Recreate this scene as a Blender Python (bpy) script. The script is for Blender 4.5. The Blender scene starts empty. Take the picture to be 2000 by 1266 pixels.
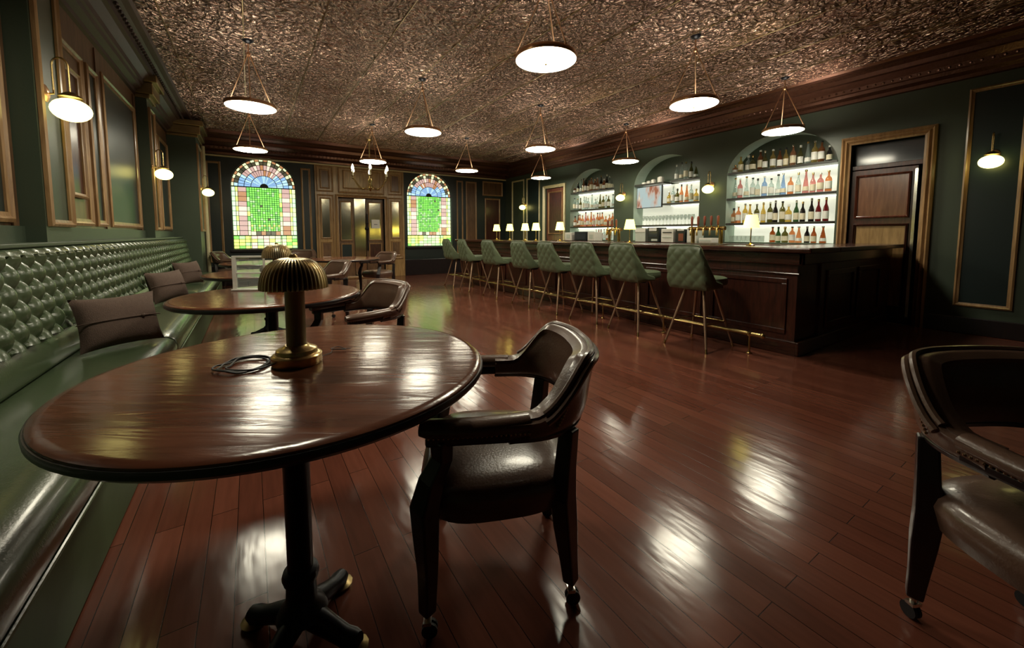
import bpy, math, random
from mathutils import Vector, Matrix
random.seed(7)
PI = math.pi
sc = bpy.context.scene
COL = sc.collection

# ------------------------------------------------------------------ camera
cam_d = bpy.data.cameras.new('camera'); cam = bpy.data.objects.new('camera', cam_d); COL.objects.link(cam)
cam_d.sensor_fit = 'HORIZONTAL'; cam_d.sensor_width = 36.0
cam_d.lens = 36.0 * 780.0 / 2000.0
cam_d.shift_y = -(633.0 - 516.0) / 2000.0
cam_d.clip_start = 0.02; cam_d.clip_end = 100
cam.location = (0, 0, 1.2)
cam.rotation_euler = (math.radians(90 - 4.3), 0, math.radians(-33.2))
sc.camera = cam
# ------------------------------------------------------------------ world, exposure
w = bpy.data.worlds.new('dim_interior'); sc.world = w; w.use_nodes = True
w.node_tree.nodes['Background'].inputs[0].default_value = (0.5, 0.45, 0.35, 1)
w.node_tree.nodes['Background'].inputs[1].default_value = 0.004
sc.view_settings.view_transform = 'Standard'
try: sc.view_settings.look = 'None'
except Exception: pass
sc.view_settings.gamma = 1.0; sc.view_settings.use_curve_mapping = False
sc.view_settings.exposure = 0.2
try:
    sc.cycles.use_denoising = True; sc.cycles.max_bounces = 8; sc.cycles.transparent_max_bounces = 24
    sc.cycles.sample_clamp_indirect = 4.0; sc.cycles.caustics_reflective = False; sc.cycles.caustics_refractive = False
except Exception: pass
PEND_L = 36.0; UP_L = 9.5; SCON_L = 4.0; NICHE_L = 0.52; WIN_L = 1.7; LAMP_L = 4.5
XR, YF, XL, YB = 7.2, 11.4, -1.2, -3.0
ZCEIL, ZC = 3.4, 3.06

# ------------------------------------------------------------------ materials
def newmat(name):
    m = bpy.data.materials.new(name); m.use_nodes = True
    nt = m.node_tree; b = nt.nodes.get('Principled BSDF')
    return m, nt, b
def N(nt, t, **kw):
    n = nt.nodes.new(t)
    for k, v in kw.items(): setattr(n, k, v)
    return n
def simple(name, col, rough=0.5, metal=0.0, var=0.12, scale=18.0, bump=0.0, bscale=60.0, coat=0.0, spec=0.5, sheen=0.0):
    m, nt, b = newmat(name)
    tc = N(nt, 'ShaderNodeTexCoord'); no = N(nt, 'ShaderNodeTexNoise')
    no.inputs['Scale'].default_value = scale; no.inputs['Detail'].default_value = 4
    nt.links.new(tc.outputs['Object'], no.inputs['Vector'])
    mx = N(nt, 'ShaderNodeMix', data_type='RGBA')
    mx.inputs['A'].default_value = tuple(c * (1 - var) for c in col) + (1,)
    mx.inputs['B'].default_value = tuple(min(1, c * (1 + var)) for c in col) + (1,)
    nt.links.new(no.outputs['Fac'], mx.inputs['Factor']); nt.links.new(mx.outputs['Result'], b.inputs['Base Color'])
    b.inputs['Roughness'].default_value = rough; b.inputs['Metallic'].default_value = metal
    b.inputs['Specular IOR Level'].default_value = spec
    b.inputs['Coat Weight'].default_value = coat; b.inputs['Coat Roughness'].default_value = 0.12
    if bump:
        n2 = N(nt, 'ShaderNodeTexNoise'); n2.inputs['Scale'].default_value = bscale; n2.inputs['Detail'].default_value = 5
        nt.links.new(tc.outputs['Object'], n2.inputs['Vector'])
        bp = N(nt, 'ShaderNodeBump'); bp.inputs['Strength'].default_value = bump; bp.inputs['Distance'].default_value = 0.01
        nt.links.new(n2.outputs['Fac'], bp.inputs['Height']); nt.links.new(bp.outputs['Normal'], b.inputs['Normal'])
    return m
def emit(name, col, strength):
    m, nt, b = newmat(name)
    b.inputs['Base Color'].default_value = (0.8, 0.8, 0.75, 1); b.inputs['Roughness'].default_value = 0.3
    b.inputs['Emission Color'].default_value = tuple(col) + (1,); b.inputs['Emission Strength'].default_value = strength
    return m
def wood(name, c1, c2, rough, axis='X', scale=6.0, coat=0.3, bump=0.15):
    m, nt, b = newmat(name)
    tc = N(nt, 'ShaderNodeTexCoord'); mp = N(nt, 'ShaderNodeMapping')
    s = {'X': (0.12, 1, 1), 'Y': (1, 0.12, 1), 'Z': (1, 1, 0.12)}[axis]
    mp.inputs['Scale'].default_value = s
    no = N(nt, 'ShaderNodeTexNoise'); no.inputs['Scale'].default_value = scale * 8; no.inputs['Detail'].default_value = 6; no.inputs['Distortion'].default_value = 0.8
    nt.links.new(tc.outputs['Object'], mp.inputs['Vector']); nt.links.new(mp.outputs['Vector'], no.inputs['Vector'])
    cr = N(nt, 'ShaderNodeValToRGB'); cr.color_ramp.elements[0].position = 0.3; cr.color_ramp.elements[1].position = 0.7
    cr.color_ramp.elements[0].color = tuple(c1) + (1,); cr.color_ramp.elements[1].color = tuple(c2) + (1,)
    nt.links.new(no.outputs['Fac'], cr.inputs['Fac']); nt.links.new(cr.outputs['Color'], b.inputs['Base Color'])
    bp = N(nt, 'ShaderNodeBump'); bp.inputs['Strength'].default_value = bump; bp.inputs['Distance'].default_value = 0.004
    nt.links.new(no.outputs['Fac'], bp.inputs['Height']); nt.links.new(bp.outputs['Normal'], b.inputs['Normal'])
    b.inputs['Roughness'].default_value = rough; b.inputs['Coat Weight'].default_value = coat; b.inputs['Coat Roughness'].default_value = rough * 0.7
    return m
def tinted_glass(name, col, gloss=0.12, rough=0.05):
    m, nt, b = newmat(name); nt.nodes.remove(b); out = nt.nodes['Material Output']
    tr = N(nt, 'ShaderNodeBsdfTransparent'); tr.inputs[0].default_value = tuple(col) + (1,)
    gl = N(nt, 'ShaderNodeBsdfGlossy'); gl.inputs['Roughness'].default_value = rough; gl.inputs[0].default_value = (0.9, 0.9, 0.9, 1)
    df = N(nt, 'ShaderNodeBsdfDiffuse'); df.inputs[0].default_value = tuple(min(1, c * 0.6 + 0.02) for c in col) + (1,)
    m1 = N(nt, 'ShaderNodeMixShader'); m1.inputs[0].default_value = 0.22
    nt.links.new(tr.outputs[0], m1.inputs[1]); nt.links.new(df.outputs[0], m1.inputs[2])
    mx = N(nt, 'ShaderNodeMixShader'); lw = N(nt, 'ShaderNodeLayerWeight'); lw.inputs[0].default_value = gloss
    nt.links.new(lw.outputs['Facing'], mx.inputs[0])
    nt.links.new(m1.outputs[0], mx.inputs[1]); nt.links.new(gl.outputs[0], mx.inputs[2]); nt.links.new(mx.outputs[0], out.inputs[0])
    return m

def floor_mat():
    m, nt, b = newmat('cherry_plank_floor')
    tc = N(nt, 'ShaderNodeTexCoord'); mp = N(nt, 'ShaderNodeMapping'); mp.inputs['Rotation'].default_value = (0, 0, PI / 2)
    nt.links.new(tc.outputs['Object'], mp.inputs['Vector'])
    br = N(nt, 'ShaderNodeTexBrick'); br.offset = 0.37; br.offset_frequency = 2
    br.inputs['Scale'].default_value = 1.0; br.inputs['Brick Width'].default_value = 1.5; br.inputs['Row Height'].default_value = 0.092
    br.inputs['Mortar Size'].default_value = 0.0016; br.inputs['Mortar Smooth'].default_value = 0.3; br.inputs['Bias'].default_value = 0.0
    br.inputs['Color1'].default_value = (0.15, 0.046, 0.028, 1); br.inputs['Color2'].default_value = (0.225, 0.073, 0.044, 1)
    br.inputs['Mortar'].default_value = (0.02, 0.006, 0.004, 1)
    nt.links.new(mp.outputs[0], br.inputs['Vector'])
    mp2 = N(nt, 'ShaderNodeMapping'); mp2.inputs['Scale'].default_value = (14, 1.2, 1)
    nt.links.new(tc.outputs['Object'], mp2.inputs['Vector'])
    no = N(nt, 'ShaderNodeTexNoise'); no.inputs['Scale'].default_value = 3; no.inputs['Detail'].default_value = 6
    nt.links.new(mp2.outputs[0], no.inputs['Vector'])
    mx = N(nt, 'ShaderNodeMix', data_type='RGBA'); mx.blend_type = 'MULTIPLY'; mx.inputs['Factor'].default_value = 0.45
    nt.links.new(br.outputs['Color'], mx.inputs['A']); nt.links.new(no.outputs['Fac'], mx.inputs['B'])
    nt.links.new(mx.outputs['Result'], b.inputs['Base Color'])
    b.inputs['Roughness'].default_value = 0.165
    b1 = N(nt, 'ShaderNodeBump'); b1.inputs['Strength'].default_value = 0.6; b1.inputs['Distance'].default_value = 0.0015; b1.invert = True
    nt.links.new(br.outputs['Fac'], b1.inputs['Height'])
    mp3 = N(nt, 'ShaderNodeMapping'); mp3.inputs['Scale'].default_value = (6.0, 2.2, 1)
    nt.links.new(tc.outputs['Object'], mp3.inputs['Vector'])
    n3 = N(nt, 'ShaderNodeTexNoise'); n3.inputs['Scale'].default_value = 1.6; n3.inputs['Detail'].default_value = 2
    nt.links.new(mp3.outputs[0], n3.inputs['Vector'])
    b2 = N(nt, 'ShaderNodeBump'); b2.inputs['Strength'].default_value = 0.4; b2.inputs['Distance'].default_value = 0.006
    nt.links.new(n3.outputs['Fac'], b2.inputs['Height']); nt.links.new(b1.outputs['Normal'], b2.inputs['Normal'])
    b3 = N(nt, 'ShaderNodeBump'); b3.inputs['Strength'].default_value = 0.12; b3.inputs['Distance'].default_value = 0.002
    nt.links.new(no.outputs['Fac'], b3.inputs['Height']); nt.links.new(b2.outputs['Normal'], b3.inputs['Normal'])
    nt.links.new(b3.outputs['Normal'], b.inputs['Normal'])
    return m
def ceiling_mat():
    m, nt, b = newmat('embossed_copper_ceiling')
    tc = N(nt, 'ShaderNodeTexCoord')
    # swirling embossed relief: warped voronoi plus ring scrolls
    nz = N(nt, 'ShaderNodeTexNoise'); nz.inputs['Scale'].default_value = 3.0; nz.inputs['Detail'].default_value = 3
    nt.links.new(tc.outputs['Object'], nz.inputs['Vector'])
    add = N(nt, 'ShaderNodeMix', data_type='RGBA'); add.blend_type = 'LINEAR_LIGHT'; add.inputs['Factor'].default_value = 0.22
    nt.links.new(tc.outputs['Object'], add.inputs['A']); nt.links.new(nz.outputs['Color'], add.inputs['B'])
    vo = N(nt, 'ShaderNodeTexVoronoi'); vo.feature = 'DISTANCE_TO_EDGE'; vo.inputs['Scale'].default_value = 11.0
    nt.links.new(add.outputs['Result'], vo.inputs['Vector'])
    rp = N(nt, 'ShaderNodeMapRange'); rp.inputs['From Max'].default_value = 0.18
    nt.links.new(vo.outputs['Distance'], rp.inputs['Value'])
    wv = N(nt, 'ShaderNodeTexVoronoi'); wv.inputs['Scale'].default_value = 1.45; wv.inputs['Randomness'].default_value = 0.35
    nt.links.new(tc.outputs['Object'], wv.inputs['Vector'])
    sn = N(nt, 'ShaderNodeMath', operation='MULTIPLY'); sn.inputs[1].default_value = 55.0
    nt.links.new(wv.outputs['Distance'], sn.inputs[0])
    s2 = N(nt, 'ShaderNodeMath', operation='SINE'); nt.links.new(sn.outputs[0], s2.inputs[0])
    fine = N(nt, 'ShaderNodeTexNoise'); fine.inputs['Scale'].default_value = 30; fine.inputs['Detail'].default_value = 4
    nt.links.new(add.outputs['Result'], fine.inputs['Vector'])
    a1 = N(nt, 'ShaderNodeMath', operation='MULTIPLY_ADD'); a1.inputs[1].default_value = 0.22
    nt.links.new(s2.outputs[0], a1.inputs[0]); nt.links.new(rp.outputs[0], a1.inputs[2])
    a2 = N(nt, 'ShaderNodeMath', operation='MULTIPLY_ADD'); a2.inputs[1].default_value = 1.3
    nt.links.new(fine.outputs['Fac'], a2.inputs[0]); nt.links.new(a1.outputs[0], a2.inputs[2])
    bp = N(nt, 'ShaderNodeBump'); bp.inputs['Strength'].default_value = 1.0; bp.inputs['Distance'].default_value = 0.028
    nt.links.new(a2.outputs[0], bp.inputs['Height']); nt.links.new(bp.outputs['Normal'], b.inputs['Normal'])
    cr = N(nt, 'ShaderNodeValToRGB'); cr.color_ramp.elements[0].color = (0.11, 0.045, 0.032, 1); cr.color_ramp.elements[1].color = (0.92, 0.68, 0.54, 1)
    cr.color_ramp.elements[0].position = 0.25; cr.color_ramp.elements[1].position = 0.75
    nt.links.new(fine.outputs['Fac'], cr.inputs['Fac']); nt.links.new(cr.outputs['Color'], b.inputs['Base Color'])
    b.inputs['Metallic'].default_value = 0.88; b.inputs['Roughness'].default_value = 0.17
    return m

M = {}
M['floor'] = floor_mat(); M['ceiling'] = ceiling_mat()
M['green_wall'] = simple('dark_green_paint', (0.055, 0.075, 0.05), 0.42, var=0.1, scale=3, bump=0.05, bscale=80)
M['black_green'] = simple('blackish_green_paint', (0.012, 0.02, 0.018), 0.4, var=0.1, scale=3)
M['navy_panel'] = simple('deep_teal_panel', (0.012, 0.024, 0.024), 0.35, var=0.1, scale=3)
M['mint'] = simple('pale_mint_niche', (0.42, 0.52, 0.43), 0.6, var=0.05)
M['gilt'] = wood('gilded_wood_moulding', (0.26, 0.14, 0.06), (0.46, 0.28, 0.13), 0.32, 'Z', 4, 0.3)
M['cream_trim'] = simple('cream_moulding', (0.66, 0.58, 0.36), 0.35)
M['brown_wall'] = wood('walnut_panelling', (0.09, 0.045, 0.022), (0.2, 0.105, 0.05), 0.35, 'Z', 3, 0.2)
M['gold_wall'] = wood('golden_oak_panelling', (0.26, 0.15, 0.055), (0.5, 0.31, 0.13), 0.33, 'Z', 3, 0.25)
M['cornice'] = simple('dark_copper_cornice', (0.12, 0.05, 0.03), 0.26, metal=0.6, var=0.3, scale=25, bump=0.3, bscale=50)
M['dark_cornice'] = simple('dark_umber_cornice', (0.035, 0.018, 0.014), 0.5)
M['mahogany'] = wood('dark_mahogany', (0.030, 0.008, 0.005), (0.085, 0.022, 0.013), 0.3, 'Z', 4, 0.3)
M['red_wood'] = wood('red_mahogany_door', (0.10, 0.028, 0.016), (0.22, 0.07, 0.04), 0.2, 'Z', 3, 0.5)
M['satin_wood'] = wood('polished_russet_panel', (0.14, 0.06, 0.035), (0.24, 0.11, 0.06), 0.22, 'Z', 3, 0.5)
M['mahogany_y'] = wood('dark_mahogany_long', (0.026, 0.008, 0.005), (0.075, 0.022, 0.013), 0.22, 'Y', 4, 0.4)
M['table_top'] = wood('table_top_mahogany', (0.085, 0.026, 0.013), (0.17, 0.056, 0.028), 0.17, 'X', 2.2, 0.0, bump=0.5)
M['black_wood'] = wood('ebonised_wood', (0.008, 0.006, 0.008), (0.018, 0.012, 0.012), 0.3, 'Z', 4, 0.3)
M['iron'] = simple('black_iron', (0.012, 0.013, 0.018), 0.35, metal=0.5)
M['green_leather'] = simple('green_leather', (0.062, 0.088, 0.045), 0.25, var=0.12, scale=12, bump=0.08, bscale=140, coat=0.25)
M['base_vinyl'] = simple('green_base_vinyl', (0.07, 0.10, 0.05), 0.55, spec=0.25)
M['stool_vinyl'] = simple('sage_green_vinyl', (0.125, 0.158, 0.092), 0.38, var=0.1, scale=14, bump=0.06, bscale=120)
M['brown_leather'] = simple('oxblood_brown_leather', (0.125, 0.070, 0.048), 0.3, var=0.3, scale=9, bump=0.1, bscale=120, coat=0.3)
M['nail'] = simple('brass_nailhead', (0.40, 0.28, 0.18), 0.3, metal=1.0)
M['brass'] = simple('aged_brass', (0.50, 0.36, 0.15), 0.26, metal=1.0, var=0.15)
M['copper_rod'] = simple('copper_rod', (0.62, 0.36, 0.20), 0.3, metal=0.9)
M['bronze_leg'] = simple('bronze_metal_leg', (0.42, 0.27, 0.18), 0.35, metal=0.7)
M['dull_brass'] = simple('dull_brass', (0.30, 0.22, 0.10), 0.35, metal=1.0, var=0.2)
M['shade_brass'] = simple('antique_brass_shade', (0.62, 0.50, 0.30), 0.34, metal=0.9, var=0.15)
M['dark_bronze'] = simple('dark_bronze', (0.20, 0.145, 0.075), 0.36, metal=0.9, var=0.15)
M['steel'] = simple('polished_steel', (0.7, 0.68, 0.6), 0.18, metal=1.0)
M['chrome'] = simple('chrome_caster', (0.7, 0.68, 0.62), 0.2, metal=1.0)
M['rubber'] = simple('black_rubber', (0.012, 0.012, 0.014), 0.5)
M['pillow'] = simple('taupe_fabric', (0.115, 0.072, 0.055), 0.85, var=0.25, scale=60, bump=0.5, bscale=220)
M['mirror'] = simple('antique_mirror', (0.85, 0.78, 0.58), 0.12, metal=1.0, var=0.08)
M['dark_glass'] = simple('dark_transom_glass', (0.04, 0.05, 0.06), 0.1, coat=0.6)
M['pend_glow'] = emit('opal_pendant_glass', (1.0, 0.93, 0.72), PEND_L); M['added_up_glow'] = emit('added_ceiling_uplight', (1.0, 0.92, 0.78), UP_L)  # second material is an added upward fill for the ceiling
M['globe_glow'] = emit('warm_opal_globe', (1.0, 0.88, 0.27), SCON_L)
M['shade_glow'] = emit('lit_cream_shade', (1.0, 0.82, 0.10), LAMP_L)
M['bulb_glow'] = emit('candle_bulb', (1.0, 0.90, 0.55), 14.0)
M['strip_glow'] = emit('shelf_light_strip', (1.0, 1.0, 0.82), 5.0)
M['back_glow'] = emit('backlit_niche_panel', (0.96, 0.98, 0.78), NICHE_L)
M['lead'] = simple('lead_came', (0.02, 0.02, 0.02), 0.5)
M['shelf'] = simple('dark_shelf', (0.03, 0.03, 0.025), 0.3)
M['white'] = simple('white_card', (0.75, 0.72, 0.66), 0.5)
M['black_plastic'] = simple('black_plastic', (0.015, 0.02, 0.025), 0.3)
M['grey_plastic'] = simple('grey_plastic', (0.55, 0.58, 0.52), 0.45)
M['red_handle'] = simple('red_lacquer_handle', (0.25, 0.07, 0.04), 0.3)
M['clear'] = tinted_glass('clear_glass', (0.93, 0.96, 0.94))
M['label_cream'] = simple('cream_label', (0.72, 0.66, 0.5), 0.6)
M['label_white'] = simple('white_label', (0.78, 0.78, 0.74), 0.6)

# ------------------------------------------------------------------ mesh builder
class MB:
    def __init__(s): s.v = []; s.f = []; s.mi = []
    def add(s, vs, fs, mi=0):
        o = len(s.v); s.v += [tuple(p) for p in vs]
        for f in fs: s.f.append(tuple(i + o for i in f)); s.mi.append(mi)
        return s
    def box(s, x0, x1, y0, y1, z0, z1, mi=0, rz=0, c=None):
        vs = [Vector((x, y, z)) for z in (z0, z1) for y in (y0, y1) for x in (x0, x1)]
        if rz:
            c = Vector(c or ((x0 + x1) / 2, (y0 + y1) / 2, 0)); R = Matrix.Rotation(rz, 3, 'Z')
            vs = [R @ (v - c) + c for v in vs]
        return s.add(vs, [(0, 2, 3, 1), (4, 5, 7, 6), (0, 1, 5, 4), (2, 6, 7, 3), (0, 4, 6, 2), (1, 3, 7, 5)], mi)
    def lathe(s, prof, c=(0, 0, 0), seg=24, mi=0, rib=0, ribn=0):
        n = len(prof); vs = []; fs = []
        for i in range(seg):
            a = 2 * PI * i / seg
            for (r, z) in prof:
                rr = r * (1 + (rib if (ribn and i % 2) else 0))
                vs.append((c[0] + rr * math.cos(a), c[1] + rr * math.sin(a), c[2] + z))
        for i in range(seg):
            j = (i + 1) % seg
            for k in range(n - 1): fs.append((i * n + k, j * n + k, j * n + k + 1, i * n + k + 1))
        s.add(vs, fs, mi)
        if prof[0][0] > 1e-5: s.add([vs[i * n] for i in range(seg)], [tuple(reversed(range(seg)))], mi)
        if prof[-1][0] > 1e-5: s.add([vs[i * n + n - 1] for i in range(seg)], [tuple(range(seg))], mi)
        return s
    def tube(s, pts, r, seg=8, mi=0, cap=True, sx=1.0):
        pts = [Vector(p) for p in pts]; n = len(pts)
        rs = r if isinstance(r, (list, tuple)) else [r] * n
        vs = []; prev = None
        for i, p in enumerate(pts):
            t = (pts[min(i + 1, n - 1)] - pts[max(i - 1, 0)]).normalized()
            if prev is None:
                up = Vector((0, 0, 1)) if abs(t.z) < 0.9 else Vector((0, 1, 0))
                a = t.cross(up).normalized()
            else: a = (prev - t * prev.dot(t)).normalized()
            prev = a; b = t.cross(a)
            for k in range(seg):
                th = 2 * PI * k / seg
                vs.append(p + a * (math.cos(th) * rs[i] * sx) + b * (math.sin(th) * rs[i]))
        fs = []
        for i in range(n - 1):
            for k in range(seg):
                l = (k + 1) % seg
                fs.append((i * seg + k, i * seg + l, (i + 1) * seg + l, (i + 1) * seg + k))
        if cap: fs += [tuple(reversed(range(seg))), tuple(range((n - 1) * seg, n * seg))]
        return s.add(vs, fs, mi)
    def ball(s, c, r, seg=16, mi=0, sz=1.0, rings=9):
        prof = [(max(r * math.sin(PI * k / rings), 0.0), -r * sz * math.cos(PI * k / rings)) for k in range(rings + 1)]
        return s.lathe(prof, c, seg, mi)
    def grid(s, fn, nu, nv, mi=0, closeu=False):
        vs = [fn(i / nu, j / nv) for i in range(nu + (0 if closeu else 1)) for j in range(nv + 1)]
        m = nu if closeu else nu + 1; fs = []
        for i in range(nu):
            k = (i + 1) % m
            for j in range(nv): fs.append((i * (nv + 1) + j, k * (nv + 1) + j, k * (nv + 1) + j + 1, i * (nv + 1) + j + 1))
        return s.add(vs, fs, mi)
    def build(s, name, mats, parent=None, smooth=False, bevel=0, sub=0, weld=True):
        me = bpy.data.meshes.new(name); me.from_pydata(s.v, [], s.f)
        if not isinstance(mats, (list, tuple)): mats = [mats]
        for m in mats: me.materials.append(M[m] if isinstance(m, str) else m)
        for p, i in zip(me.polygons, s.mi): p.material_index = i; p.use_smooth = smooth
        if smooth:
            import bmesh
            bm = bmesh.new(); bm.from_mesh(me)
            if weld: bmesh.ops.remove_doubles(bm, verts=bm.verts, dist=1e-5)
            bmesh.ops.recalc_face_normals(bm, faces=bm.faces)
            for e in bm.edges:
                if len(e.link_faces) == 2 and e.calc_face_angle(0) > 0.7: e.smooth = False
            bm.to_mesh(me); bm.free()
        me.update()
        o = bpy.data.objects.new(name, me); COL.objects.link(o)
        if parent is not None: o.parent = parent
        if bevel:
            md = o.modifiers.new('bevel', 'BEVEL'); md.width = bevel; md.segments = 2; md.limit_method = 'ANGLE'
        if sub:
            md = o.modifiers.new('sub', 'SUBSURF'); md.levels = sub; md.render_levels = sub
        return o
def tag(o, label, cat, group=None, kind=None):
    o['label'] = label; o['category'] = cat
    if group: o['group'] = group
    if kind: o['kind'] = kind
    return o
def thing(name, label, cat, loc=(0, 0, 0), rz=0, group=None):
    o = bpy.data.objects.new(name, None); COL.objects.link(o); o.location = loc; o.rotation_euler = (0, 0, rz)
    o.empty_display_size = 0.1
    return tag(o, label, cat, group)
def struct(o): o['kind'] = 'structure'; return o
def sroot(name):
    o = bpy.data.objects.new(name, None); COL.objects.link(o); o['kind'] = 'structure'; return o
KIDS = {}
def kids(o): return [c for c in bpy.data.objects if c.parent is o]
def dup(o, loc, rz=None, label=None, parent=None):
    c = o.copy(); COL.objects.link(c)
    if parent is None:
        c.location = loc
        if rz is not None: c.rotation_euler = (0, 0, rz)
        if label: c['label'] = label
    else: c.parent = parent
    for ch in kids(o): dup(ch, None, None, None, c)
    return c
ORD = ['first', 'second', 'third', 'fourth', 'fifth', 'sixth', 'seventh', 'eighth', 'ninth', 'tenth', 'eleventh', 'twelfth', 'thirteenth', 'fourteenth', 'fifteenth', 'sixteenth', 'seventeenth', 'eighteenth', 'nineteenth', 'twentieth']

# ------------------------------------------------------------------ room shell
def arch_fn(a, b, zs, rise):
    c = (a + b) / 2; h = (b - a) / 2
    return lambda s: zs + rise * math.sqrt(max(0, 1 - ((s - c) / h) ** 2))
def wall(name, s0, s1, zt, openings, P, mats):
    """slice wall; openings = (a, b, zbottom, topfn, depth, back_material_index or None, reveal_index)"""
    mb = MB(); cuts = {s0, s1}
    for (a, b, zb, fn, d, bi, ri) in openings:
        n = 28 if fn((a + b) / 2) - fn(a) > 0.02 else 1
        for k in range(n + 1): cuts.add(round((a + b) / 2 - (b - a) / 2 * math.cos(PI * k / n), 5))
    cuts = sorted(cuts)
    def q(p, mi): mb.add([P(*v) for v in p], [(0, 1, 2, 3)], mi)
    for u0, u1 in zip(cuts[:-1], cuts[1:]):
        mid = (u0 + u1) / 2; op = None
        for o in openings:
            if o[0] < mid < o[1]: op = o
        if op is None: q([(u0, 0, 0), (u1, 0, 0), (u1, zt, 0), (u0, zt, 0)], 0); continue
        a, b, zb, fn, d, bi, ri = op
        t0, t1 = fn(u0), fn(u1)
        if zb > 0: q([(u0, 0, 0), (u1, 0, 0), (u1, zb, 0), (u0, zb, 0)], 0)
        q([(u0, t0, 0), (u1, t1, 0), (u1, zt, 0), (u0, zt, 0)], 0)
        q([(u0, t0, 0), (u1, t1, 0), (u1, t1, d), (u0, t0, d)], ri)
        q([(u0, zb, 0), (u1, zb, 0), (u1, zb, d), (u0, zb, d)], ri)
        if bi == 2:
            q([(u0, zb, d), (u1, zb, d), (u1, min(t1, 2.25), d), (u0, min(t0, 2.25), d)], 2)
            if max(t0, t1) > 2.25: q([(u0, min(t0, 2.25), d), (u1, min(t1, 2.25), d), (u1, t1, d), (u0, t0, d)], 0)
        elif bi is not None: q([(u0, zb, d), (u1, zb, d), (u1, t1, d), (u0, t0, d)], bi)
    for (a, b, zb, fn, d, bi, ri) in openings:
        for u in (a, b): q([(u, zb, 0), (u, fn(u), 0), (u, fn(u), d), (u, zb, d)], ri)
    # outer skin for thickness
    T = 0.45
    q([(s0, 0, T), (s1, 0, T), (s1, zt, T), (s0, zt, T)], 0)
    q([(s0, zt, 0), (s1, zt, 0), (s1, zt, T), (s0, zt, T)], 0); q([(s0, 0, 0), (s1, 0, 0), (s1, 0, T), (s0, 0, T)], 0)
    for u in (s0, s1): q([(u, 0, 0), (u, zt, 0), (u, zt, T), (u, 0, T)], 0)
    return struct(mb.build(name, mats))
PR = lambda s, z, d: (XR + d, s, z)
PF = lambda s, z, d: (s, YF + d, z)
PL = lambda s, z, d: (XL - d, s, z)
PB = lambda s, z, d: (s, YB - d, z)
NZB = 1.06
NICHES = [(2.34, 3.96), (4.48, 6.04), (6.62, 8.16)]
flat = lambda z: (lambda s: z)
WT = 3.45
ops = [(a, b, NZB, arch_fn(a, b, 2.22, 0.60), 0.32, 2, 1) for a, b in NICHES]
ops += [(1.44, 2.2, 0.0, flat(2.46), 0.3, 0, 0), (8.42, 9.24, 0.0, flat(2.5), 0.12, 0, 0)]
wall('wall_right', YB, YF, WT, ops, PR, ['green_wall', 'mint', 'back_glow'])
WIN = [(-0.34, 1.01), (3.84, 5.24)]
WZB = 0.84; WZS = 2.32
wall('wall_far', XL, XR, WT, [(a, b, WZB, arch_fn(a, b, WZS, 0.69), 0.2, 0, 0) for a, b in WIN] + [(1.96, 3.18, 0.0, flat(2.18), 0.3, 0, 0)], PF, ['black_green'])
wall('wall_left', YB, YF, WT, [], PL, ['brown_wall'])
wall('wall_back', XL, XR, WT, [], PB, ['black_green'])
struct(MB().box(XL - 0.4, XR + 0.4, YB - 0.4, YF + 0.4, -0.1, 0).build('floor', 'floor'))
struct(MB().box(XL - 0.4, XR + 0.4, YB - 0.4, YF + 0.4, ZCEIL, ZCEIL + 0.1).build('ceiling', 'ceiling'))
# raised seams of the ceiling sheets, running the length of the room
k = 0
for i in range(-1, 12):
    x = 0.03 + 0.69 * i
    if x < XL + 0.3 or x > XR - 0.4: continue
    k += 1
    mb = MB(); mb.tube([(x, YB + 0.3, ZCEIL - 0.002), (x, YF - 0.5, ZCEIL - 0.002)], 0.0045, 6)
    struct(mb.build('trim_%d' % k, 'dull_brass', smooth=True))
TN = [k]
def trim(mb, mat, **kw):
    TN[0] += 1
    return struct(mb.build('trim_%d' % TN[0], mat, **kw))

# cornices: stepped moulding swept along each wall, (projection, z)
def cornice(P, s0, s1, prof, beads):
    mb = MB(); n = len(prof)
    vs = [P(s, z, -d) for s in (s0, s1) for (d, z) in prof]
    mb.add(vs, [(i, i + 1, n + i + 1, n + i) for i in range(n - 1)], 0)
    s = s0 + 0.1
    while s < s1 - 0.1:
        d, z = beads; c = P(s, z, -d)
        mb.ball(c, 0.02, 6, 0, 1.0, 4); s += 0.085
    return mb
cprof = [(0.0, ZC - 0.03), (0.03, ZC - 0.02), (0.035, ZC + 0.02), (0.09, ZC + 0.05), (0.10, ZC + 0.09), (0.12, ZC + 0.1), (0.13, ZC + 0.15), (0.2, ZC + 0.21), (0.24, ZC + 0.22), (0.25, ZC + 0.27), (0.32, ZC + 0.30), (0.38, ZC + 0.31), (0.40, ZCEIL)]
fprof = [(0.0, ZC - 0.06), (0.05, ZC - 0.05), (0.06, ZC), (0.16, ZC + 0.04), (0.2, ZC + 0.05), (0.21, ZC + 0.10), (0.36, ZC + 0.16), (0.42, ZC + 0.17), (0.44, ZC + 0.23), (0.62, ZC + 0.27), (0.78, ZC + 0.28), (0.8, ZCEIL)]
trim(cornice(PR, YB, YF, cprof, (0.115, ZC + 0.13)), 'cornice')
trim(cornice(PF, XL, XR, fprof, (0.205, ZC + 0.075)), 'cornice')
trim(cornice(PL, YB, YF, [(d * 0.9, z) for d, z in cprof], (0.26, ZC + 0.245)), 'dark_cornice')
trim(MB().box(XL + 0.02, XR - 0.02, YF - 0.075, YF - 0.003, ZC - 0.10, ZC - 0.065), 'cream_trim', bevel=0.01)
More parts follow.
